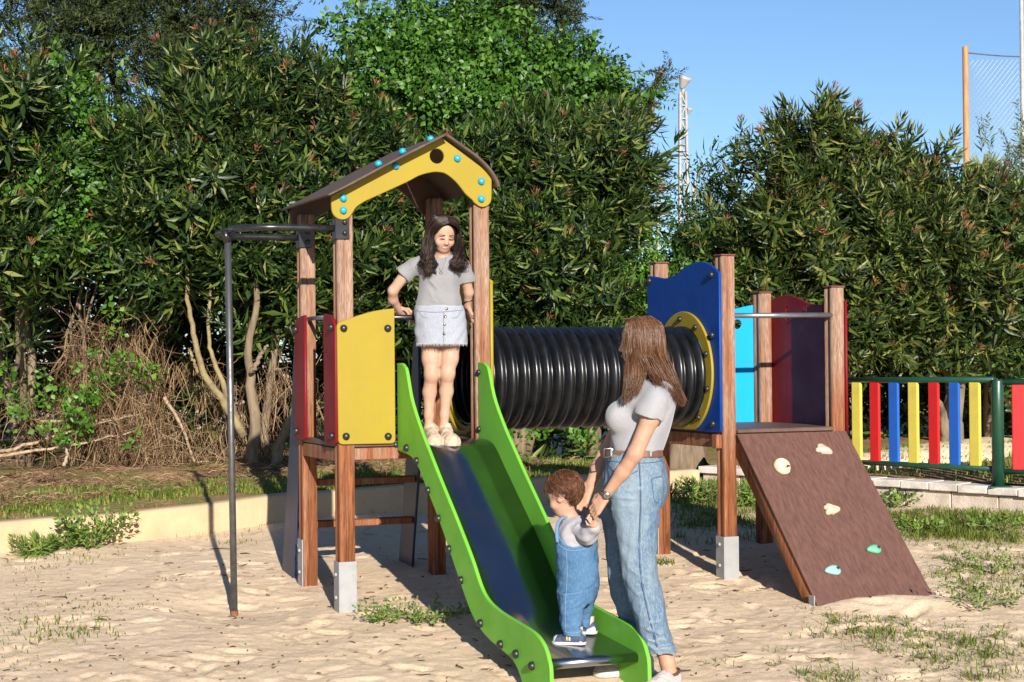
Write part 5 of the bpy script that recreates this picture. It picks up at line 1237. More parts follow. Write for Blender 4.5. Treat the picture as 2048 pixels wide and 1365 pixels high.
build_girl()
# ---------------------------------------------------------------- the woman beside the slide
def build_woman():
    Y = 8.30; J = lambda x, y, d=0.: at_Y(x, y, Y + d)
    g_ = at_Y(1330, 1368, 8.18); root = empty('person', (g_[0], g_[1], float(gz(g_[0], g_[1]))), 0, 'woman in white tee and light blue jeans holding the toddler by the hands', 'person')
    F = Field(J(1140, 1400) - [.04, .36, .03], J(1385, 615) + [.03, .44, .02], .0055)
    fh = unit([-.95, .30, -.10]); hc = J(1279, 684, -.01)
    P, rot = head(F, hc, fh, [0, 0, 1], 1.03, ears=False)
    F.chain([J(1292, 715, .0), J(1300, 770, .0)], [.050, .055], .03)
    F.loft([ssec(775, 1270, 1338, .15, Y), ssec(805, 1240, 1344, .15, Y), ssec(850, 1232, 1335, .13, Y), ssec(895, 1222, 1318, .118, Y), ssec(940, 1215, 1322, .15, Y), ssec(985, 1220, 1320, .15, Y)], (1, 0), .03)
    # arms
    sh = J(1312, 797, -.155); el = J(1270, 908, -.20); wr = J(1214, 988, -.135)
    F.chain([sh, J(1300, 838, -.19), el, J(1245, 945, -.17), wr], [.040, .042, .036, .033, .023], .02)
    fd = unit(J(1165, 1052, -.13) - wr)
    hand(F, wr + fd * .004, fd, unit([.25, -.55, -.8]), unit([-.35, .75, -.5]), 1.0, (58, 80, 62))
    she = J(1300, 792, .19); ele = J(1212, 905, .20); wre = J(1181, 968, .17)
    F.chain([she, J(1245, 850, .21), ele, J(1196, 938, .18), wre], [.050, .046, .039, .036, .025], .02)
    fd2 = unit(J(1163, 1010, .14) - wre)
    hand(F, wre, fd2, unit([.3, -.5, -.8]), unit([-.6, -.5, -.4]), .98, (30, 70, 60))
    # bare ankles and feet
    z0 = float(gz(*J(1340, 1368, -.12)[:2])); z1 = float(gz(*J(1275, 1330, .14)[:2]))
    an = J(1331, 1310, -.10); F.chain([J(1293, 1200, -.095), J(1312, 1262, -.10), J(1325, 1300, -.10), J(1334, 1322, -.10), J(1338, 1345, -.105)], [.04, .036, .031, .034, .038], .02)
    F.chain([J(1258, 1200, .145), J(1276, 1280, .16), J(1284, 1325, .165)], [.04, .032, .034], .02)
    body = add(root, 'body', F, SKIN, 1)
    # tee
    T = Field(J(1200, 920) - [.03, .34, 0], J(1365, 745) + [.03, .36, .02], .0045)
    T.loft([ssec(904, 1222, 1325, .132, Y), ssec(885, 1221, 1331, .135, Y), ssec(860, 1221, 1341, .145, Y), ssec(830, 1224, 1349, .155, Y), ssec(800, 1236, 1352, .168, Y), ssec(778, 1258, 1346, .165, Y), ssec(764, 1274, 1336, .12, Y), ssec(755, 1282, 1326, .08, Y)], (1, 0), .02)
    for d in (-.075, .075): T.ell(J(1236, 833, d), [.060, .068, .066], None, .035)
    T.sleeve([J(1318, 786, -.11), J(1310, 800, -.165), J(1299, 828, -.185), J(1292, 850, -.19)], [.060, .066, .069, .070], J(1294, 834, -.19), [-.32, 0, -1])
    T.sleeve([J(1305, 785, .13), J(1285, 805, .18), J(1262, 832, .20), J(1245, 855, .20)], [.050, .060, .064, .065], J(1255, 838, .20), [-.6, 0, -1])
    T.carve(J(1293, 748, 0), [.075, .075, .045])
    for a, b, r_, dp in (((1300, 800), (1318, 862), .012, .006), ((1330, 830), (1318, 875), .012, .006), ((1240, 862), (1300, 880), .010, .006), ((1270, 850), (1310, 892), .011, .006), ((1285, 840), (1325, 850), .012, .005), ((1230, 872), (1270, 890), .009, .006), ((1322, 800), (1308, 832), .010, .005)):
        T.groove(J(*a, -.16), J(*b, -.14), r_, dp); T.groove(J(a[0] + 6, a[1] + 4, -.16), J(b[0] + 6, b[1] + 4, -.14), r_, -dp * .7)
    T.wrinkle(.0045, 7., 13)
    WT = M('white_cotton', (.275, .275, .29), (.245, .245, .262), .9, nscale=60., lo=.3, hi=.7, spec=.1, bump=.1, bscale=300., sheen=.2)
    tee = add(root, 'tee_shirt', T, WT, 1)
    # jeans
    K = Field(J(1195, 1315) - [.04, .3, .0], J(1360, 890) + [.03, .34, .0], .005)
    K.loft([ssec(1010, 1210, 1326, .165, Y), ssec(985, 1206, 1333, .178, Y), ssec(955, 1206, 1333, .172, Y), ssec(925, 1209, 1328, .150, Y), ssec(902, 1212, 1323, .136, Y)], (1, 0), .03)
    K.loft([ssec(1299, 1290, 1347, .074, Y - .10), ssec(1250, 1271, 1336, .078, Y - .10), ssec(1200, 1256, 1325, .080, Y - .095), ssec(1140, 1244, 1315, .082, Y - .09), ssec(1060, 1232, 1314, .090, Y - .088), ssec(1000, 1222, 1322, .098, Y - .085), ssec(960, 1215, 1325, .09, Y - .07)], (1, 0), .02)
    K.loft([ssec(1302, 1258, 1306, .070, Y + .16), ssec(1250, 1243, 1298, .072, Y + .155), ssec(1200, 1227, 1288, .074, Y + .145), ssec(1140, 1214, 1280, .078, Y + .13), ssec(1060, 1208, 1282, .084, Y + .11), ssec(1000, 1207, 1300, .098, Y + .085), ssec(960, 1208, 1310, .09, Y + .07)], (1, 0), .012)
    g = np.random.default_rng(3)
    for q in range(34):
        y = g.choice([g.uniform(935, 1010), g.uniform(1120, 1190), g.uniform(1230, 1295)]); xa = np.interp(y, [935, 1060, 1140, 1200, 1298], [1225, 1235, 1246, 1258, 1292]); xb = xa + g.uniform(25, 60); dy = g.uniform(-14, 22)
        r_ = g.uniform(.007, .012); dp = g.uniform(.003, .007); K.groove(J(xa, y, -.18), J(xb, y + dy, -.17), r_, dp); K.groove(J(xa, y + 7, -.18), J(xb, y + dy + 7, -.17), r_, -dp * .7)
    K.wrinkle(.007, 6., 17); K.wrinkle(.0035, 17., 18)
    JE = denim('stonewashed_blue_denim', (.055, .105, .18), (.15, .205, .25), (.235, .285, .315))
    je = add(root, 'jeans', K, JE, 1)
    ry = Rays(je); L0 = np.array(root.location)
    SEAM = M('dark_denim_seam', (.035, .065, .13), (.06, .10, .18), .9, nscale=70.); STI = M('pale_denim_stitch', (.24, .31, .38), (.18, .25, .32), .9, nscale=70.)
    for pts, r_, m_ in (([(1277, 918), (1280, 960), (1281, 1010), (1278, 1080), (1281, 1150), (1292, 1210), (1306, 1265), (1314, 1294)], .0030, SEAM), ([(1281, 918), (1284, 960), (1285, 1010), (1282, 1080), (1285, 1150), (1296, 1210), (1310, 1265), (1318, 1294)], .0020, STI),
                        ([(1303, 958), (1322, 953)], .0022, SEAM), ([(1303, 958), (1306, 985), (1309, 1003), (1318, 1006)], .0018, SEAM), ([(1215, 926), (1235, 950), (1262, 948), (1275, 942)], .0022, SEAM), ([(1215, 922), (1260, 926), (1300, 926), (1322, 922)], .0020, SEAM), ([(1292, 1290), (1315, 1292), (1344, 1287)], .0022, STI)):
        q = ry.line(pts)
        if len(q) > 2: link('seam', tube_mesh('seam', [(q - L0, r_)], 4), m_, je)
    # rolled raw hem
    HE = Field(J(1280, 1312, -.1) - [.02, .12, 0], J(1355, 1280, -.1) + [.02, .12, 0], .004)
    HE.loft([ssec(1304, 1289, 1350, .078, Y - .10), ssec(1297, 1287, 1350, .080, Y - .10), ssec(1290, 1286, 1348, .078, Y - .10)], (1, 0), .01); HE.wrinkle(.005, 14., 4)
    add(root, 'cuff', HE, JE, 1)
    # belt
    BE = Field(J(1200, 920) - [.03, .2, 0], J(1335, 886) + [.03, .2, 0], .004)
    BE.loft([ssec(913, 1208, 1326, .146, Y), ssec(899, 1209, 1325, .144, Y)], (1, 0), .004)
    LEA = M('brown_leather', (.115, .05, .028), (.16, .075, .042), .5, nscale=25., bump=.1)
    be = add(root, 'belt', BE, LEA, 1); ry = Rays(be)
    for x in (1222, 1268, 1300):
        q = ry.line([(x, 894.5), (x + 1, 905), (x + 1, 917)], 8, .001)
        if len(q) > 2: link('belt_loop', tube_mesh('belt_loop', [(q - L0, .006)], 5), JE, be)
    h0 = ry.hit(1218, 906, .004)
    if h0: 
        c = h0[0] - L0; link('buckle', tube_mesh('buckle', [(np.array([c + [.020 * a, -.004, .020 * b] for a, b in ((-1, -1), (1, -1), (1, 1), (-1, 1), (-1, -1))]), .0035)], 6), M('steel_buckle', (.5, .48, .44), (.4, .38, .35), .3, nscale=40., metal=1.), be)
    # watch
    wp = J(1213, 990, -.135); ax = unit(fd); a1 = unit(np.cross(ax, [0, 1, 0])); a2 = np.cross(ax, a1)
    wt = link('watch', tube_mesh('watch', [(np.array([wp + .030 * (a1 * math.cos(a) + a2 * math.sin(a)) + ax * d for a in np.linspace(0, 6.283, 22)]) - L0, .0055) for d in (-.006, .006)], 6), M('dark_watch_strap', (.03, .022, .018), (.2, .17, .13), .4, nscale=120., metal=.4), root)
    dn = unit(-a2 * np.sign(-a2[1]) if abs(a2[1]) > abs(a1[1]) else a1); dn = dn if dn[1] < 0 else -dn
    wf = link('watch_face', lathe_mesh('watch_face', [(.017, -.004), (.017, .004), (.014, .006), (0, .006)], 16), M('watch_dial', (.05, .05, .055), (.3, .28, .25), .2, nscale=200., metal=.5), wt, tuple(wp + dn * .033 - L0)); wf.rotation_euler = Vector(dn).to_track_quat('Z', 'Y').to_euler()
    # trainers
    for nm, heel, toe, zz in (('trainer', J(1346, 1362, -.10), J(1300, 1392, -.22), z0), ('trainer', J(1290, 1345, .17), J(1233, 1350, .13), z1)):
        heel = np.array([heel[0], heel[1], zz]); toe = np.array([toe[0], toe[1], zz]); d = unit(toe - heel); toe = heel + d * .215; n_ = np.array([-d[1], d[0], 0])
        SF = Field(np.minimum(heel, toe) - [.09, .09, .0], np.maximum(heel, toe) + [.09, .09, .17], .004); up = np.array([0, 0, 1.])
        SF.cone(heel + up * .012, .040, toe + up * .008, .046, .01); SF.cone(heel + up * .020, .036, heel + d * .12 + up * .028, .044, .02)
        SF.cone(heel + up * .06 - d * .008, .036, heel + d * .06 + up * .062, .040, .02); SF.cone(heel + d * .06 + up * .058, .040, toe + up * .022, .034, .02)
        SF.carve(heel + d * .02 + up * .105, [.045, .045, .05]); SF.cut((0, 0, zz + .002), (0, 0, -1)); SF.wrinkle(.002, 30., 3)
        so = add(root, nm, SF, M('pinkish_white_trainer', (.42, .37, .36), (.33, .26, .25), .7, nscale=25., bump=.1), 1)
        SO = Field(np.minimum(heel, toe) - [.09, .09, .02], np.maximum(heel, toe) + [.09, .09, .05], .004)
        SO.cone(heel + up * .010, .046, toe + up * .010, .051, .01); SO.cut((0, 0, zz + .026), (0, 0, 1)); SO.cut((0, 0, zz - .004), (0, 0, -1))
        m_ = SO.mesh('sole', 1); m_.transform(Matrix.Translation(-Vector(root.location))); link('sole', m_, M('white_rubber_sole', (.42, .41, .39), (.34, .32, .3), .7, nscale=30.), so)
        la = [(np.array([heel + d * (.075 + q * .018) + n_ * s_ * .03 + up * (.086 - q * .008) for s_ in np.linspace(-1, 1, 7)]) + [0, 0, 0] + np.outer(1 - np.linspace(-1, 1, 7) ** 2, up) * .014 - L0, .0035) for q in range(4)]
        link('laces', tube_mesh('laces', la, 5), M('white_lace', (.45, .44, .42), (.38, .36, .34), .9, nscale=60.), so)
        if nm and heel[1] < 8.3: link('collar_lining', tube_mesh('collar_lining', [(np.array([heel + d * (.018 + .045 * math.cos(a)) + n_ * .040 * math.sin(a) + up * (.088 - .012 * math.cos(a)) for a in np.linspace(0, 6.283, 20)]) - L0, .007)], 6), M('dark_brown_lining', (.06, .03, .02), (.08, .045, .03), .9, nscale=40.), so)
    # hair: long, straight, brown; one part over the front of the shoulder, one down the back
    HM = hair_mat('chestnut_hair', [(0, (.040, .018, .009)), (.4, (.085, .038, .019)), (.8, (.145, .070, .036)), (1, (.23, .125, .070))], .34, .5)
    g = np.random.default_rng(12); n = 4200
    hf, hr_, hu = rot[:, 1], rot[:, 0], rot[:, 2]
    phi = g.uniform(R(52), R(308), n)                   # around the head, 0 = face
    def around(phi, a, b, zc, back=-.012): return np.array(hc) + hf * (back + b * np.cos(phi))[:, None] + hr_ * (-a * np.sin(phi))[:, None] + hu * zc
    # hr_ is her right; camera side is her left, so sin>0 -> left
    top = np.array(hc) + hf * (g.uniform(-.06, .065, n))[:, None] + hr_ * g.normal(0, .008, n)[:, None] + hu * (.118 - 2.5 * np.square(g.uniform(-.06, .06, n)))[:, None]
    Pa = around(phi, .070, .082, .088); Pb = around(phi, .090, .105, .02); Pc = around(phi, .092, .104, -.06)
    near = np.sin(phi) > 0
    wpx = lambda x, y, d: np.array([at_Y(a, b, Y + c) for a, b, c in zip(x, y, d)])
    frontlk = np.cos(phi) > np.where(near, -.05, .3)
    s = g.random(n)
    fx = 1 - np.clip((np.cos(phi) + .05) / .85, 0, 1)       # 0 front edge .. 1 near the split
    bk = np.clip((-np.cos(phi) - .05) / .95, 0, 1)
    xd = np.where(frontlk, 1242 + 48 * fx, 1298 + 46 * bk) + g.normal(0, 2, n); yd = np.full(n, 745.)
    dd = np.where(near, -.12 + .10 * bk * ~frontlk, .11 - .08 * bk * ~frontlk) + g.normal(0, .012, n)
    dd = np.where(frontlk & near, -.125 - .02 * s, dd)
    Pd = wpx(xd, yd, dd)
    xe = np.where(frontlk, 1238 + 36 * fx, 1312 + 54 * bk ** .8) + g.normal(0, 2.5, n); ye = np.where(frontlk, 812 - 26 * fx, 772 + 34 * bk) + g.normal(0, 3.5, n)
    de = np.where(frontlk, np.where(near, -.165, .15), np.where(near, -.19 + .10 * bk, .14 - .1 * bk)) + g.normal(0, .012, n)
    Pe = wpx(xe, ye, de)
    C = np.stack([top, Pa, Pb, Pc, Pd, Pe], 1); S_ = cr_batch(C, 22)
    S_ += g.normal(0, .0030, (n, 1, 3)) * np.linspace(.3, 1.2, 22)[None, :, None]
    S_[..., 0] += (.004 * np.sin(np.linspace(0, 5, 22)[None] + g.uniform(0, 6, n)[:, None]))
    link('hair', strands_mesh('hair', S_ - L0, g.uniform(.0008, .0017, n)), HM, root)
    H = Field(hc - [.2, .2, .32], hc + [.2, .2, .16], .0055)
    H.ell(np.array(hc) + hu * .026 - hf * .030, [.082, .082, .088], rot, .01)
    H.chain([np.array(hc) - hf * .04 - hu * .02, J(1312, 742, .01), J(1330, 772, -.02)], [.075, .055, .03], .03)
    H.chain([np.array(hc) - hr_ * .050 - hf * .01, J(1268, 735, -.10), J(1257, 785, -.145)], [.034, .026, .012], .03)
    add(root, 'hair_mass', H, M('chestnut_hair_mass', (.045, .02, .01), (.075, .035, .018), .95, nscale=90., stretch=(1, 1, .15), spec=.05), 1)
    for q in (-1, 1): patch('eyebrow', [P(q * (.033 + d), .0885 - abs(.003 + d) * .28, .026 - 9 * (d + .002) ** 2) for d in np.linspace(-.021, .021, 7)], .003, LASH, root); patch('eye', [P(q * (.031 + d), .089 - abs(d) * .25, .004) for d in np.linspace(-.016, .016, 7)], .004, LASH, root)
    patch('lips', [P(d, .088 - 11 * d * d, -.057) for d in np.linspace(-.024, .024, 9)], .006, LIP, root)
build_woman()

# ---------------------------------------------------------------- the toddler on the slide
def build_toddler():
    Y = 8.42; J = lambda x, y, d=0.: at_Y(x, y, Y + d)
    p0 = at_Y(1145, 1285, 8.33); root = empty('person', tuple(p0), 0, 'toddler in denim dungarees standing at the foot of the slide', 'person'); L0 = np.array(root.location)
    F = Field(J(1085, 1300) - [.04, .26, .02], J(1215, 945) + [.04, .22, .02], .004)
    fh = unit([-.80, .42, -.42]); uh = unit([-.32, .2, .92]); hc = J(1126, 992, .0)
    P, rot = head(F, hc, fh, uh, .86, .02, .96)
    F.ell(P(0, -.028, .025), np.array([.074, .085, .078]) * .9, rot, .02)
    F.chain([J(1132, 1022, .0), J(1146, 1045, .0)], [.038, .042], .02)
    F.loft([ssec(1045, 1126, 1180, .075, Y), ssec(1090, 1118, 1188, .080, Y), ssec(1150, 1122, 1186, .075, Y), ssec(1190, 1130, 1176, .05, Y)], (1, 0), .03)
    F.chain([J(1162, 1060, -.07), J(1178, 1072, -.13), J(1188, 1050, -.19)], [.034, .030, .022], .015)
    fd = unit(J(1180, 1030, -.24) - J(1188, 1050, -.19)); hand(F, J(1188, 1050, -.195), fd, [.5, .3, .6], [-.4, .7, .3], .55, (50, 70, 60))
    F.chain([J(1150, 1055, .07), J(1168, 1040, .10), J(1170, 1012, .09)], [.032, .028, .021], .015)
    hand(F, J(1170, 1010, .09), [-.1, 0, 1], [.5, .6, .1], [-.6, .5, .0], .55, (40, 70, 60))
    F.chain([J(1145, 1180, -.03), J(1143, 1230, -.075), J(1146, 1272, -.085)], [.035, .030, .026], .02); F.chain([J(1166, 1180, .04), J(1169, 1222, .115), J(1170, 1258, .13)], [.03, .026, .024], .02)
    body = add(root, 'body', F, SKINK, 1)
    # white long-sleeved top
    T = Field(J(1100, 1110) - [.03, .22, 0], J(1205, 1020) + [.03, .2, .02], .004)
    T.loft([ssec(1104, 1114, 1194, .092, Y), ssec(1075, 1114, 1191, .094, Y), ssec(1055, 1117, 1186, .090, Y), ssec(1040, 1126, 1176, .070, Y), ssec(1032, 1132, 1168, .05, Y)], (1, 0), .02)
    T.chain([J(1160, 1055, -.06), J(1176, 1072, -.12), J(1186, 1056, -.175)], [.044, .042, .034], .02)
    T.chain([J(1148, 1050, .06), J(1165, 1040, .10), J(1170, 1022, .095)], [.042, .038, .03], .02)
    for a, b in (((1130, 1060), (1170, 1085)), ((1126, 1080), (1160, 1092)), ((1150, 1050), (1178, 1078)), ((1120, 1070), (1150, 1075))): T.groove(J(*a, -.09), J(*b, -.10), .007, .006)
    T.wrinkle(.0045, 12., 5)
    add(root, 'long_sleeved_top', T, M('white_jersey', (.31, .305, .325), (.27, .265, .29), .9, nscale=60., spec=.1, bump=.1, bscale=300.), 1)
    # dungarees
    K = Field(J(1100, 1285) - [.03, .24, 0], J(1210, 1040) + [.03, .24, .0], .004)
    K.loft([ssec(1204, 1122, 1188, .090, Y), ssec(1185, 1117, 1195, .100, Y), ssec(1160, 1114, 1199, .106, Y), ssec(1130, 1112, 1198, .104, Y), ssec(1100, 1111, 1196, .100, Y), ssec(1075, 1110.5, 1194.5, .099, Y), ssec(1052, 1114, 1190, .095, Y)], (1, 0), .03)
    K.loft([ssec(1270, 1127, 1163, .046, Y - .085), ssec(1245, 1121, 1164, .053, Y - .08), ssec(1215, 1118, 1166, .060, Y - .07), ssec(1185, 1117, 1170, .065, Y - .05)], (1, 0), .03)
    K.loft([ssec(1253, 1160, 1180, .044, Y + .13), ssec(1230, 1155, 1183, .05, Y + .12), ssec(1195, 1146, 1192, .06, Y + .08), ssec(1175, 1140, 1196, .065, Y + .05)], (1, 0), .03)
    K.carve(J(1150, 1052, -.07), [.090, .085, .105])
    K.ell(J(1193, 1060, -.02), [.012, .03, .04], None, .01)
    for a, b, dp in (((1120, 1200), (1160, 1190), .008), ((1122, 1222), (1162, 1214), .007), ((1122, 1246), (1160, 1240), .007), ((1150, 1205), (1185, 1185), .008), ((1118, 1150), (1145, 1180), .005), ((1180, 1110), (1190, 1160), .005), ((1126, 1262), (1160, 1258), .006), ((1112, 1120), (1130, 1150), .004)): K.groove(J(*a, -.12), J(*b, -.12), .009, dp); K.groove(J(a[0], a[1] + 7, -.12), J(b[0], b[1] + 7, -.12), .009, -dp * .6)
    K.wrinkle(.0040, 9., 6); K.wrinkle(.0015, 26., 7)
    DJ = denim('mid_blue_soft_denim', (.038, .10, .195), (.062, .135, .24), (.105, .185, .285)); SE = M('light_blue_stitch', (.16, .25, .36), (.12, .2, .3), .9, nscale=70.)
    du = add(root, 'dungarees', K, DJ, 1); ry = Rays(du)
    for pts in ([(1133, 1100), (1134, 1150), (1131, 1200), (1130, 1240), (1132, 1266)], [(1113, 1072), (1117, 1088), (1130, 1098), (1150, 1101), (1172, 1096), (1186, 1080)], [(1128, 1263), (1146, 1266), (1162, 1263)]):
        q = ry.line(pts, 24, .0008)
        if len(q) > 2: link('seam', tube_mesh('seam', [(q - L0, .002)], 4), SE, du)
    # strap over the far shoulder, button
    st = [J(1115, 1085, -.085), J(1113, 1060, -.07), J(1120, 1040, -.05), J(1135, 1033, -.03)]; link('strap', tube_mesh('strap', [(spline(np.array(st), 14) - L0, .009)], 6), DJ, du)
    st = [J(1191, 1080, -.06), J(1188, 1058, -.055), J(1176, 1040, -.04), J(1160, 1034, -.02)]; link('strap', tube_mesh('strap', [(spline(np.array(st), 14) - L0, .009)], 6), DJ, du)
    # socks, shoes
    for x, y, d, dirx, zz in ((1148, 1284, -.085, -1, bed_z(-1.90)), (1171, 1270, .13, -1, bed_z(-1.70))):
        c = J(x, y, d); hd = unit([-.93, .20, 0]); q = np.array([c[0], c[1], zz + .002]); up = np.array([0, 0, 1.]); heel = q + hd * -.028; toe = q + hd * .075
        SF = Field(np.minimum(heel, toe) - .06, np.maximum(heel, toe) + [.06, .06, .10], .003)
        SF.cone(heel + up * .018, .028, toe + up * .014, .030, .015); SF.cone(heel + up * .036, .027, heel + hd * .045 + up * .036, .029, .02); SF.cut((0, 0, zz + .004), (0, 0, -1)); SF.wrinkle(.0015, 40., 3)
        so = add(root, 'shoe', SF, shoe_mat(), 1)
        SO = Field(np.minimum(heel, toe) - .06, np.maximum(heel, toe) + .06, .003); SO.cone(heel + up * .01, .032, toe + up * .010, .034, .01); SO.cut((0, 0, zz + .016), (0, 0, 1)); SO.cut((0, 0, zz + .001), (0, 0, -1))
        m_ = SO.mesh('sole', 1); m_.transform(Matrix.Translation(-Vector(L0))); link('sole', m_, M('white_shoe_sole', (.44, .43, .41), (.38, .37, .35), .6, nscale=30.), so)
        link('sock', tube_mesh('sock', [(np.array([heel + hd * .018 + up * .04, heel + hd * .016 + up * .085]) - L0, .032)], 14), M('cream_sock', (.42, .38, .33), (.36, .32, .28), .9, nscale=60.), root)
        for k, (o1, cc) in enumerate(((.045, (.45, .43, .40)), (.058, (.40, .30, .03)))):
            pts = np.array([heel + hd * o1 + np.array([hd[1], -hd[0], 0]) * .033 * math.sin(a) + up * (.018 + .036 * math.cos(a)) for a in np.linspace(-1.5, 1.5, 11)]); link('shoe_strap', tube_mesh('shoe_strap', [(pts - L0, .0055)], 6), M('shoe_strap_%d' % k, cc, cc, .6), so)
    # auburn curls
    HM = hair_mat('auburn_hair', [(0, (.030, .011, .005)), (.5, (.075, .028, .012)), (.85, (.14, .055, .024)), (1, (.24, .11, .05))], .38, .45)
    g = np.random.default_rng(13); n = 3000
    d = g.normal(0, 1, (n * 3, 3)); d /= np.linalg.norm(d, axis=1)[:, None]
    keep = ~((d[:, 1] > .30) & (d[:, 2] < .62)) & (d[:, 2] > -.50 - .25 * (d[:, 1] < -.2)) & ~((np.abs(d[:, 0]) > .75) & (np.abs(d[:, 1]) < .30) & (d[:, 2] < .05)); d = d[keep][:n]; n = len(d)
    rr = np.array([.072, .088, .082]); cc = P(0, -.022, .030)
    w3 = lambda q: cc + q @ rot.T
    flow = np.stack([d[:, 0] * .2 + .25 * np.sin(9 * d[:, 2] + 3), -.25 - .3 * np.sin(6 * d[:, 0]) , -np.ones(n)], 1) + g.normal(0, .30, (n, 3)); flow -= d * (flow * d).sum(1)[:, None]; flow /= np.linalg.norm(flow, axis=1)[:, None]
    pts = []
    Ls = g.uniform(.025, .075, n)[:, None]
    for k in np.linspace(0, 1, 7):
        q = d + flow * (k * Ls / .08); q /= np.linalg.norm(q, axis=1)[:, None]
        pts.append(w3(q * rr * (1.0 + .15 * math.sin(k * 2.6) + .04 * np.sin(14 * d[:, :1] + 9 * d[:, 2:])) + g.normal(0, .0012, (n, 3))))
    link('hair', strands_mesh('hair', np.stack(pts, 1) - L0, g.uniform(.0007, .0014, n)), HM, root)
    H = Field(hc - .12, hc + .13, .004); H.ell(cc + rot @ np.array([0, -.004, .004]), rr * 1.0, rot, .01); H.wrinkle(.004, 22., 5)
    H.cut(P(0, .038, -.01), rot @ np.array([0, 1, -.45])); H.cut(P(0, -.02, -.052), rot @ np.array([0, .35, -1])); add(root, 'hair_mass', H, M('auburn_hair_mass', (.045, .017, .008), (.08, .03, .014), .5, nscale=90.), 1)
    for q in (-1, 1): patch('eye', [P(q * (.031 + e), .089 - abs(e) * .25, .002) for e in np.linspace(-.014, .014, 7)], .004, LASH, root)
    patch('lips', [P(e, .087 - 11 * e * e, -.056) for e in np.linspace(-.02, .02, 9)], .005, LIP, root)
def shoe_mat():
    if 'shoe' in MATS: return MATS['shoe']
    m, t, p = nodes_of('navy_and_white_shoe'); tc = N(t, 'ShaderNodeTexCoord'); v = N(t, 'ShaderNodeTexVoronoi', Scale=26.); t.links.new(tc.outputs['Object'], v.inputs['Vector'])
    sp = N(t, 'ShaderNodeSeparateColor'); t.links.new(v.outputs['Color'], sp.inputs[0])
    t.links.new(mixrgb(t, ramp(t, sp.outputs[0], .55, .6), (.03, .045, .09), (.40, .40, .41)), p.inputs['Base Color']); p.inputs['Roughness'].default_value = .7; MATS['shoe'] = m; return m
build_toddler()
# ================================================================ UNDERGROWTH, GRASS, LITTER
def strand_obj(name, P, r, mat, label=None, cat=None, kind=None, parent=None):
    o = link(name, strands_mesh(name, P, r), mat, parent); return tag(o, label, cat, None, kind)
DRY = hair_mat('dry_straw', [(0, (.06, .032, .018)), (.4, (.16, .095, .052)), (.8, (.30, .20, .115)), (1, (.42, .31, .19))], .9, .1)
def dry_brush():
    g = np.random.default_rng(41); n = 3700; P = []
    for i in range(n):
        if i % 3: px, py, Y = g.uniform(230, 640), 930 - 210 * g.random() ** 1.25, g.uniform(15.45, 16.4)
        else: px, py, Y = g.uniform(-60, 330), g.uniform(800, 940), g.uniform(15.2, 16.1)
        if sinnoise(np.array(px / 90.), np.array(py / 150.), 9, 2, .8) < g.uniform(-.9, .3): px, py = g.uniform(130, 330), g.uniform(640, 920)
        p = at_Y(px, py, Y); zg = bz(p[0], p[1])
        if p[2] < zg + .02: p[2] = zg + .02
        L = g.uniform(.12, .45)
        d = unit([g.normal(0, .35), g.normal(-.1, .3), -1 if (i % 3 and g.random() < .75) else g.normal(0, .5)]); b = unit(g.normal(0, 1, 3))
        q = np.array([p + d * L * t + b * L * .16 * math.sin(t * 2.6) for t in np.linspace(0, 1, 5)]); q[:, 2] = np.maximum(q[:, 2], zg + .005); P.append(q)
    strand_obj('dry_brush', np.array(P), g.uniform(.0012, .0034, n), DRY, kind='stuff')
dry_brush()
def litter_bank():
    g = np.random.default_rng(42); n = 3600; P = []
    for i in range(n):
        k = g.integers(2, len(KL) - 2); tg = unit(KL[k + 1] - KL[k]); nn = np.array([-tg[1], tg[0]]); d = g.uniform(.9, 3.4); c = KL[k] + nn * d
        z = gz(KL[k, 0], KL[k, 1]) + bank_z(d) + .004; a = g.uniform(0, 6.28); L = g.uniform(.03, .16); e = np.array([math.cos(a), math.sin(a), g.normal(0, .15)])
        p = np.array([c[0], c[1], z]); P.append(np.array([p + e * L * t + np.array([0, 0, .02 * math.sin(3 * t)]) for t in (0, .5, 1)]))
    strand_obj('fallen_straw', np.array(P), g.uniform(.0015, .004, n), DRY, kind='stuff')
litter_bank()
# dead branches lying against the hedge
def dead():
    spots = [([(0, 905), (90, 880), (190, 848), (285, 828)], 15.3), ([(-20, 915), (80, 900), (170, 885), (280, 862)], 15.2), ([(80, 845), (180, 842), (270, 830)], 15.5), ([(330, 795), (370, 870), (390, 925), (420, 938)], 15.4), ([(130, 930), (135, 905), (120, 880)], 15.1), ([(220, 745), (265, 760)], 15.4)]
    labs = ['long grey dead branch slanting up from the left edge of the hedge', 'dead branch lying just below the long one at the left edge', 'short dead stick caught in the straw behind the weeds', 'thin curved dead vine drooping to the grass left of the pole', 'small bent dead twig standing in the grass at the far left', 'broken stub of a dead stick in the bramble leaves']
    for (pts, Y), lb in zip(spots, labs):
        q = spline(np.array([at_Y(x, y, Y + .1 * i) for i, (x, y) in enumerate(pts)]), 18)
        q += np.random.default_rng(len(lb)).normal(0, .006, q.shape); q[:, 2] = [max(z, bz(a, b) + .02) for a, b, z in q]
        t = tag(link('dead_branch', tube_mesh('dead_branch', [(q - q[0], np.linspace(.017, .007, 18))], 7), M('bleached_dead_wood', (.36, .27, .18), (.22, .15, .095), .9, nscale=30., bump=.5), None, tuple(q[0])), lb, 'branch', 'dead branches in the undergrowth')
dead()
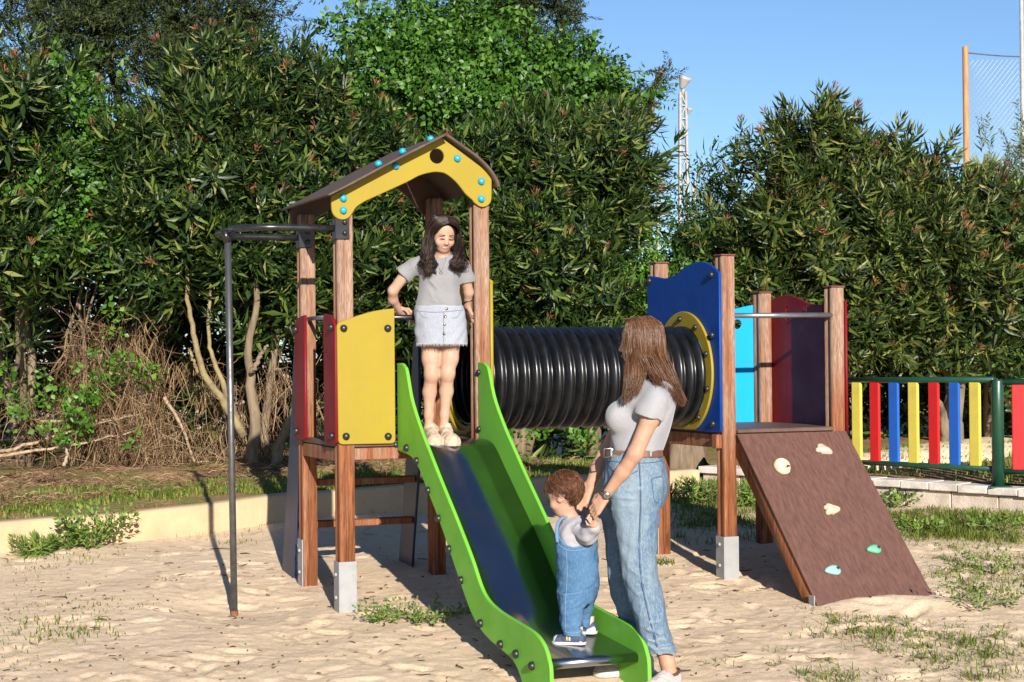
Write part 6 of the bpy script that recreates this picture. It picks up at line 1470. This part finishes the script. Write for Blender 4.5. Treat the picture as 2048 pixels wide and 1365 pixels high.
# bramble and ivy patches
for i, (px, py, Y, blobs, n, lb) in enumerate((
    (215, 900, 15.3, [(205, 700, 30, 36), (235, 770, 30, 40), (160, 850, 40, 26), (140, 790, 26, 40)], 56, 'bright green bramble climbing through the dry straw, left of the pole'),
    (300, 900, 15.2, [(280, 745, 26, 12), (255, 830, 18, 12), (300, 905, 18, 14), (265, 900, 10, 10)], 28, 'small bramble shoots at the foot of the hedge left of the pole'),
    (40, 900, 15.4, [(30, 780, 50, 40), (60, 830, 40, 26)], 35, 'low bramble in the shade at the far left'),
    (1080, 900, 16.2, [(1060, 880, 60, 22), (1150, 890, 50, 22), (960, 880, 40, 20)], 60, 'low leafy weeds under the black tunnel'))):
    b = [px_blob(x, y, Y, rx, rz, 40) for x, y, rx, rz in blobs]
    shrub('bramble_patch', lb, 'bramble', 'bramble', BRA, XY(px, Y), b, n, 60 + i, trunks=[], size=(.55, .95), shell=.8, up=.2, tuft=.5, per=4, group='brambles in the hedge foot')
t = empty('climbing_ivy', (*XY(180, 16.2), .5), 0, 'bright green ivy growing through the oleanders at the upper left', 'ivy')
foliage('foliage', 'ivy', [px_blob(110, 290, 15.9, 80, 90), px_blob(170, 200, 16.0, 70, 60), px_blob(200, 380, 15.8, 90, 60), px_blob(60, 420, 15.8, 60, 60), px_blob(230, 300, 16, 60, 80), px_blob(130, 470, 15.7, 80, 40), px_blob(250, 470, 15.7, 50, 40)], 480, IVY, t, 70, up=.2, spread=.6, size=(.6, .95))
branches('stem', (*XY(180, 16.3), .4), [tuple(at_Y(120, 300, 16.1)), tuple(at_Y(200, 380, 16)), tuple(at_Y(170, 200, 16.1))], .02, t, BARK, 9)

# ---- grass
GR = leaf_mat('grass_blade', [(0, (.05, .085, .012)), (.4, (.11, .17, .022)), (.75, (.19, .24, .04)), (1, (.34, .29, .10))], .6, .3, .3)
def blades(name, P, h, g, spread=.5, w=.006):
    """P: (n,3) roots -> bent two-segment blades"""
    n = len(P); a = g.uniform(0, 6.28, n); ln = g.uniform(.1, spread, n); L = h * g.uniform(.5, 1.25, n)
    d = np.stack([np.cos(a), np.sin(a), 0 * a], 1); sd = np.stack([-np.sin(a), np.cos(a), 0 * a], 1) * (w * g.uniform(.6, 1.3, n))[:, None]; up = np.array([0, 0, 1.])
    m = P + d * (L * ln * .4)[:, None] + up * (L * .62)[:, None]; t = P + d * (L * (ln + .25))[:, None] + up * (L * (1 - ln * .35))[:, None]
    v = np.stack([P - sd, P + sd, m - sd * .7, m + sd * .7, t], 1).reshape(-1, 3); b = (np.arange(n) * 5)[:, None]
    f4 = b + np.array([[0, 1, 3, 2]]); f3 = b + np.array([[2, 3, 4]])
    return tag(link(name, mesh_np(name, v, [f4, f3]), GR), kind='stuff')
def grass():
    g = np.random.default_rng(51)
    # on the bank: a mown, patchy strip nearest the kerb
    P = []
    k = g.uniform(0, len(KL) - 1.01, 26000); i = k.astype(int); fr = (k - i)[:, None]; c = KL[i] * (1 - fr) + KL[i + 1] * fr
    tg = KL[i + 1] - KL[i]; tg /= np.linalg.norm(tg, axis=1)[:, None]; nn = np.stack([-tg[:, 1], tg[:, 0]], 1); d = .17 + np.abs(g.normal(0, 1, len(k))) * .95
    q = c + nn * d[:, None]; dens = sinnoise(q[:, 0], q[:, 1], 77, 4, .55) + .75 - d * .55; keep = (dens > g.uniform(-.4, 1, len(k))) & (d < 3); q = q[keep]; c = c[keep]; d = d[keep]
    z = gz(c[:, 0], c[:, 1]) + bank_z(d) + .02 * sinnoise(q[:, 0], q[:, 1], 21, 4, .9) * np.clip(d - .1, 0, .5) * 2 - .014
    blades('bank_grass', np.column_stack([q, z]), np.full(len(q), .05), g, .8, .005)
    # on the lawn behind the wall
    n = 15000; x = g.uniform(1.6, 7.5, n); y = g.uniform(13.2, 20, n); s = (x - WA[0]) * WDIR[0] + (y - WA[1]) * WDIR[1]; dd = -(x - WA[0]) * WDIR[1] + (y - WA[1]) * WDIR[0]
    dens = sinnoise(x, y, 78, 3, .6) + .6; keep = (dd > .22) & (s > -.1) & (dens > g.uniform(-.3, 1.1, n)); x, y = x[keep], y[keep]
    blades('lawn_grass', np.column_stack([x, y, lawn_z(x, y) + .012 * sinnoise(x, y, 31, 4, .7) - .01]), np.full(len(x), .07), g, .8, .006)
    # tufts creeping over the sand
    P, Hh = [], []
    def tuft(px, py, n, r, h):
        try: c = on_ground(px, py)
        except Exception: return
        for _ in range(n):
            a, rr = g.uniform(0, 6.28), r * math.sqrt(g.random()); x, y = c[0] + rr * math.cos(a) * 1.3, c[1] + rr * math.sin(a); P.append((x, y)); Hh.append(h * (1.15 - .5 * rr / r))
    for _ in range(560):                                   # right: thick towards the wall, thin towards the camera
        px = 1180 + 900 * g.random() ** .75; py = 1015 + 350 * g.random() ** 1.1
        if px < 1600 and py > 1090: continue
        if 1500 < px < 1850 and py < 1210: continue
        if sinnoise(np.array(px / 300), np.array(py / 130), 5, 3, 1.) < -.25: continue
        tuft(px, py, int(g.uniform(7, 34)), g.uniform(.03, .17), g.uniform(.03, .085))
    for _ in range(60): tuft(1700 + 360 * g.random(), 1030 + 50 * g.random(), 90, .18, .09)
    for _ in range(60): tuft(g.uniform(1345, 1530), g.uniform(1000, 1060), 40, .12, .08)
    for px, py, n, r, h in ((30, 1150, 60, .3, .04), (110, 1125, 90, .25, .05), (250, 1110, 60, .3, .03), (20, 1190, 50, .3, .03), (110, 1215, 50, .2, .03), (205, 1215, 60, .2, .04), (110, 1255, 110, .28, .06), (150, 1275, 90, .2, .06), (20, 1285, 70, .3, .04), (30, 1330, 40, .2, .03), (60, 1240, 40, .3, .03), (400, 1070, 80, .25, .04), (480, 1085, 40, .12, .05), (350, 1160, 22, .10, .03), (520, 1060, 40, .2, .04), (1325, 1122, 90, .07, .06), (730, 1010, 160, .30, .10), (790, 1000, 160, .28, .12), (700, 1025, 80, .25, .06), (1440, 1330, 12, .08, .05), (1560, 1300, 14, .08, .06), (300, 1215, 24, .15, .03)): tuft(px, py, n, r, h)
    P = np.array(P); Hh = np.array(Hh); blades('sand_grass', np.column_stack([P, gz_fine(P[:, 0], P[:, 1]) - .006]), Hh, g, 1.3, .0030)
grass()
# ---- weeds that stand out one by one
def weed(px, py, n, r, h, lb, mat=SML, kind='small', sz=(.45, .75), bank=False):
    c = on_ground(px, py); g = np.random.default_rng(int(px)); t = empty('weed', tuple(c), 0, lb, 'weed', 'weeds growing in the sand')
    a = g.uniform(0, 6.28, n); rr = r * np.sqrt(g.random(n)); P = np.stack([rr * np.cos(a), rr * np.sin(a), h * g.random(n) * (1 - .5 * rr / r)], 1); D = np.stack([np.cos(a) * .7, np.sin(a) * .7, (.5 if h > .02 else .12) + .5 * g.random(n)], 1)
    vs, fs, o = [], [], 0; rot = rot_to(D, g.uniform(0, 6.28, n)); sc = g.uniform(*sz, n)
    for i, (tv, tf) in enumerate(TPL[kind]):
        s = np.arange(n) % 6 == i
        if s.any(): v, f = stamp(tv, tf, P[s], rot[s], sc[s]); vs.append(v); fs.append(f + o); o += len(v)
    link('leaves', mesh_np('leaves', np.concatenate(vs), [np.concatenate(fs)]), mat, t)
    st = [(np.array([(0, 0, -.02), p * .6 + np.array([0, 0, .02]), p + d * .1 * s_]), np.array([.004, .003, .0015])) for p, d, s_ in list(zip(P, D, sc))[:24]]
    link('stems', tube_mesh('stems', st, 5), M('weed_stem', (.12, .16, .04), (.2, .18, .07), .8, nscale=20.), t)
WD = leaf_mat('weed_leaf', [(0, (.06, .12, .02)), (.6, (.12, .20, .035)), (1, (.22, .28, .06))], .55, .25, .3)
weed(188, 1098, 34, .12, .17, 'upright leafy weed growing against the cream kerb at left', WD, 'small', (.6, 1.0))
weed(72, 1112, 16, .10, .06, 'low yellowish weed at the kerb, left of the upright one', WD, 'oleander', (.35, .55))
weed(128, 1100, 12, .09, .05, 'low weed between the two other kerb weeds at left', WD, 'oleander', (.3, .45))
weed(840, 1236, 24, .22, .008, 'flat creeping weed on the sand under the left side of the slide', WD, 'small', (.4, .6))
weed(765, 1238, 9, .10, .006, 'thin creeping runner just left of the flat weed by the slide', WD, 'small', (.35, .5))
weed(740, 1005, 30, .22, .10, 'dark weed clump by the kerb seen between the ladder rungs', WD, 'small', (.6, 1.1))
weed(1790, 1015, 24, .16, .06, 'broad weed clump at the wall just right of the ramp', WD, 'bramble', (.35, .6))
weed(1840, 1065, 22, .15, .05, 'sprawling weed clump right of the ramp, in front of the wall', WD, 'bramble', (.35, .55))
weed(1905, 1012, 12, .18, .04, 'low weed trailing along the foot of the wall under the post', WD, 'bramble', (.35, .55))
weed(2000, 1060, 22, .2, .06, 'weed clump in front of the wall at the right edge', WD, 'bramble', (.35, .6))
weed(1385, 1000, 34, .26, .12, 'tall weed clump between the woman and the tower post', WD, 'oleander', (.4, .6))
weed(1500, 1010, 30, .22, .12, 'tall weed clump between the tower post and the ramp', WD, 'oleander', (.4, .6))
weed(1960, 1212, 16, .16, .03, 'thin creeping weed on the sand right of the ramp foot', WD, 'small', (.4, .65))
weed(1980, 1150, 16, .2, .03, 'thin creeping weed farther right of the ramp foot', WD, 'small', (.4, .65))
# ---- twigs and leaf bits on the sand
def twigs():
    g = np.random.default_rng(61); n = 620; P = []
    for i in range(n):
        c = on_ground(g.uniform(-20, 2070), g.uniform(1090, 1364)); a = g.uniform(0, 6.28); L = g.choice([.015, .03, .05, .10], p=[.45, .3, .18, .07]) * g.uniform(.6, 1.4); e = np.array([math.cos(a), math.sin(a), 0]); s = np.array([-e[1], e[0], 0]); b = g.normal(0, .25)
        z = float(gz_fine(c[0], c[1])) + .004; P.append(np.array([[c[0], c[1], z] + e * L * (t - .5) + s * b * L * math.sin(3 * t) + np.array([0, 0, .006 * g.random()]) for t in (0, .33, .66, 1)]))
    strand_obj('sand_twigs', np.array(P), g.uniform(.0013, .0042, n), hair_mat('dark_twig', [(0, (.05, .03, .018)), (.6, (.12, .075, .04)), (1, (.26, .18, .10))], .9, .1), kind='stuff')
twigs()

# ================================================================ FAR THINGS
WHITE = M('white_painted_steel', (.36, .35, .33), (.27, .26, .25), .6, nscale=9.)
def lattice(name, px, y0, Y, wpx, lb, ybot=760, lamp=True):
    top = at_Y(px, y0, Y); k = Y / FPX; w_ = wpx * k / 2; zb = -.2; t = empty(name, (top[0], top[1], zb), 0, lb, 'mast'); H = top[2] - zb
    for sx in (-1, 1):
        for sy in (-1, 1): link('chord', tube_mesh('chord', [(np.array([(sx * w_ * 1.3, sy * w_ * 1.3, 0), (sx * w_ * .55, sy * w_ * .55, H)]), .035)], 6), WHITE, t)
    paths = []; n = int(H / (w_ * 2.6))
    for i in range(n):
        za, zb_ = H * i / n, H * (i + 1) / n; wa, wb = w_ * (1.3 - .75 * i / n), w_ * (1.3 - .75 * (i + 1) / n); s = 1 if i % 2 else -1
        for sy in (-1, 1): paths += [(np.array([(-s * wa, sy * wa, za), (s * wb, sy * wb, zb_)]), .02), (np.array([(-wa, sy * wa, za), (wa, sy * wa, za)]), .022)]
        paths += [(np.array([(s * wa, -wa, za), (s * wb, wb, zb_)]), .02)]
    tag(link('bracing', tube_mesh('bracing', paths, 5), WHITE, t), kind='stuff')
    if lamp:
        for sx, dz, s in ((.02, .25, .62), (.14, -.45, .3)):
            m_ = lathe_mesh('floodlight', [(.0, -.30 * s), (.07 * s, -.30 * s), (.11 * s, -.22 * s), (.24 * s, .12 * s), (.25 * s, .18 * s), (.18 * s, .22 * s), (0, .22 * s)], 16); o = link('floodlight', m_, WHITE, t, (sx, -.1, H + dz)); o.rotation_euler = (R(18), R(20 if s < 1 else -6), 0)
        link('lamp_arm', tube_mesh('lamp_arm', [(np.array([(0, 0, H - .1), (0, -.05, H + .25)]), .05)], 8), WHITE, t)
lattice('floodlight_mast', 1366, 185, 42., 20, 'tall pale lattice floodlight mast left of the right oleander')
lattice('floodlight_mast', 1388, 362, 60., 9, 'small distant lattice mast just right of the tall one', lamp=False)
def pole(px, y0, Y, r, mat, lb, nm='pole', cat='pole'):
    p = at_Y(px, y0, Y); H = p[2] + .3; g = np.random.default_rng(int(px)); o = link(nm, lathe_mesh(nm, [(r * 1.08, 0), (r * 1.02, H * .5), (r * .96, H - .03), (r * .8, H), (0, H)], 14), mat, None, (p[0], p[1], -.3)); tag(o, lb, cat); return p
TIM = M('orange_timber_pole', (.40, .22, .10), (.28, .14, .065), .8, nscale=6., stretch=(4, 4, .4), bump=.3)
pa = pole(1932, 92, 30., .055, TIM, 'tall orange brown wooden pole holding up the sports netting')
pb = pole(2044, -60, 30., .035, WHITE, 'thin grey metal pole at the right edge of the picture', 'metal_pole')
pole(1316, 385, 70., .06, WHITE, 'very thin distant pale pole behind the oleander plumes', 'metal_pole')
def net():
    t = empty('sports_net', (pa[0], pa[1], 0), 0, 'fine sports netting stretched between the wooden pole and the metal pole', 'net'); pc = at_Y(2300, 110, 30.); zt, zl = pa[2] - .12, 1.5; W_ = pc[0] - pa[0] - .06; paths = []; c = .085
    top = lambda x: zt - .07 * math.sin(min(x / W_ * 3, 1) * math.pi / 2) - .03 * (x / W_)
    import itertools
    nx = int(W_ / c)
    for i in range(-int((zt - zl) / c), nx, 1):            # diamond mesh: two families of diagonals
        for s in (0, 1):
            pts = []
            for k in range(0, 60):
                x = (i * c + k * c * 1.0); z = zl + k * c * 1.25
                if x < 0 or x > W_ or z > top(max(min(x, W_), 0)): continue
                pts.append((x + .06 if not s else W_ - x + .06, .01 * math.sin(3 * x + z) + .04 * math.sin(x * .7), z))
            if len(pts) > 1: paths.append((np.array([pts[0], pts[len(pts) // 2], pts[-1]]) if len(pts) > 2 else np.array(pts), .0042))
    tag(link('mesh', tube_mesh('mesh', paths, 3), M('pale_net_cord', (.42, .45, .50), (.36, .38, .42), .9, nscale=10.), t), kind='stuff')
    link('head_rope', tube_mesh('head_rope', [(np.array([(x, 0, top(x) + .01) for x in np.linspace(.03, W_, 30)]), .012)], 6), M('dark_rope', (.06, .06, .07), (.1, .1, .11), .9, nscale=10.), t)
net()
# cream garden wall glimpsed behind the fence, old stump behind the block wall
def glimpses():
    a = at_Y(1875, 700, 22.); b = at_Y(1975, 700, 21.6); m = M('cream_far_wall', (.55, .45, .29), (.46, .36, .23), .9, nscale=3., bump=.2)
    d = b - a; L = float(np.linalg.norm(d[:2])); o = link('garden_wall', box_mesh('garden_wall', (0, 0, 0), (L, .15, 1.15 - lawn_z0), .01), m, None, (a[0], a[1], lawn_z0 - .02)); o.rotation_euler = (0, 0, math.atan2(d[1], d[0])); tag(o, 'pale cream garden wall glimpsed behind the picket fence', 'wall')
    c = at_Y(1372, 900, 16.6); t = empty('tree_stump', (c[0], c[1], .4), 0, 'rough brown tree trunk base behind the woman and tower post', 'stump'); g = np.random.default_rng(3)
    pr = [(.24, -.2), (.20, .08), (.16, .25), (.14, .45), (.13, .75)]; me = lathe_mesh('trunk', pr, 22); v = np.zeros(len(me.vertices) * 3); me.vertices.foreach_get('co', v); v = v.reshape(-1, 3); a = np.arctan2(v[:, 1], v[:, 0]); v[:, :2] *= (1 + .10 * np.sin(7 * a) + .07 * np.sin(13 * a + v[:, 2] * 3))[:, None]; me.vertices.foreach_set('co', v.ravel()); link('trunk', me, BARK, t)
glimpses()
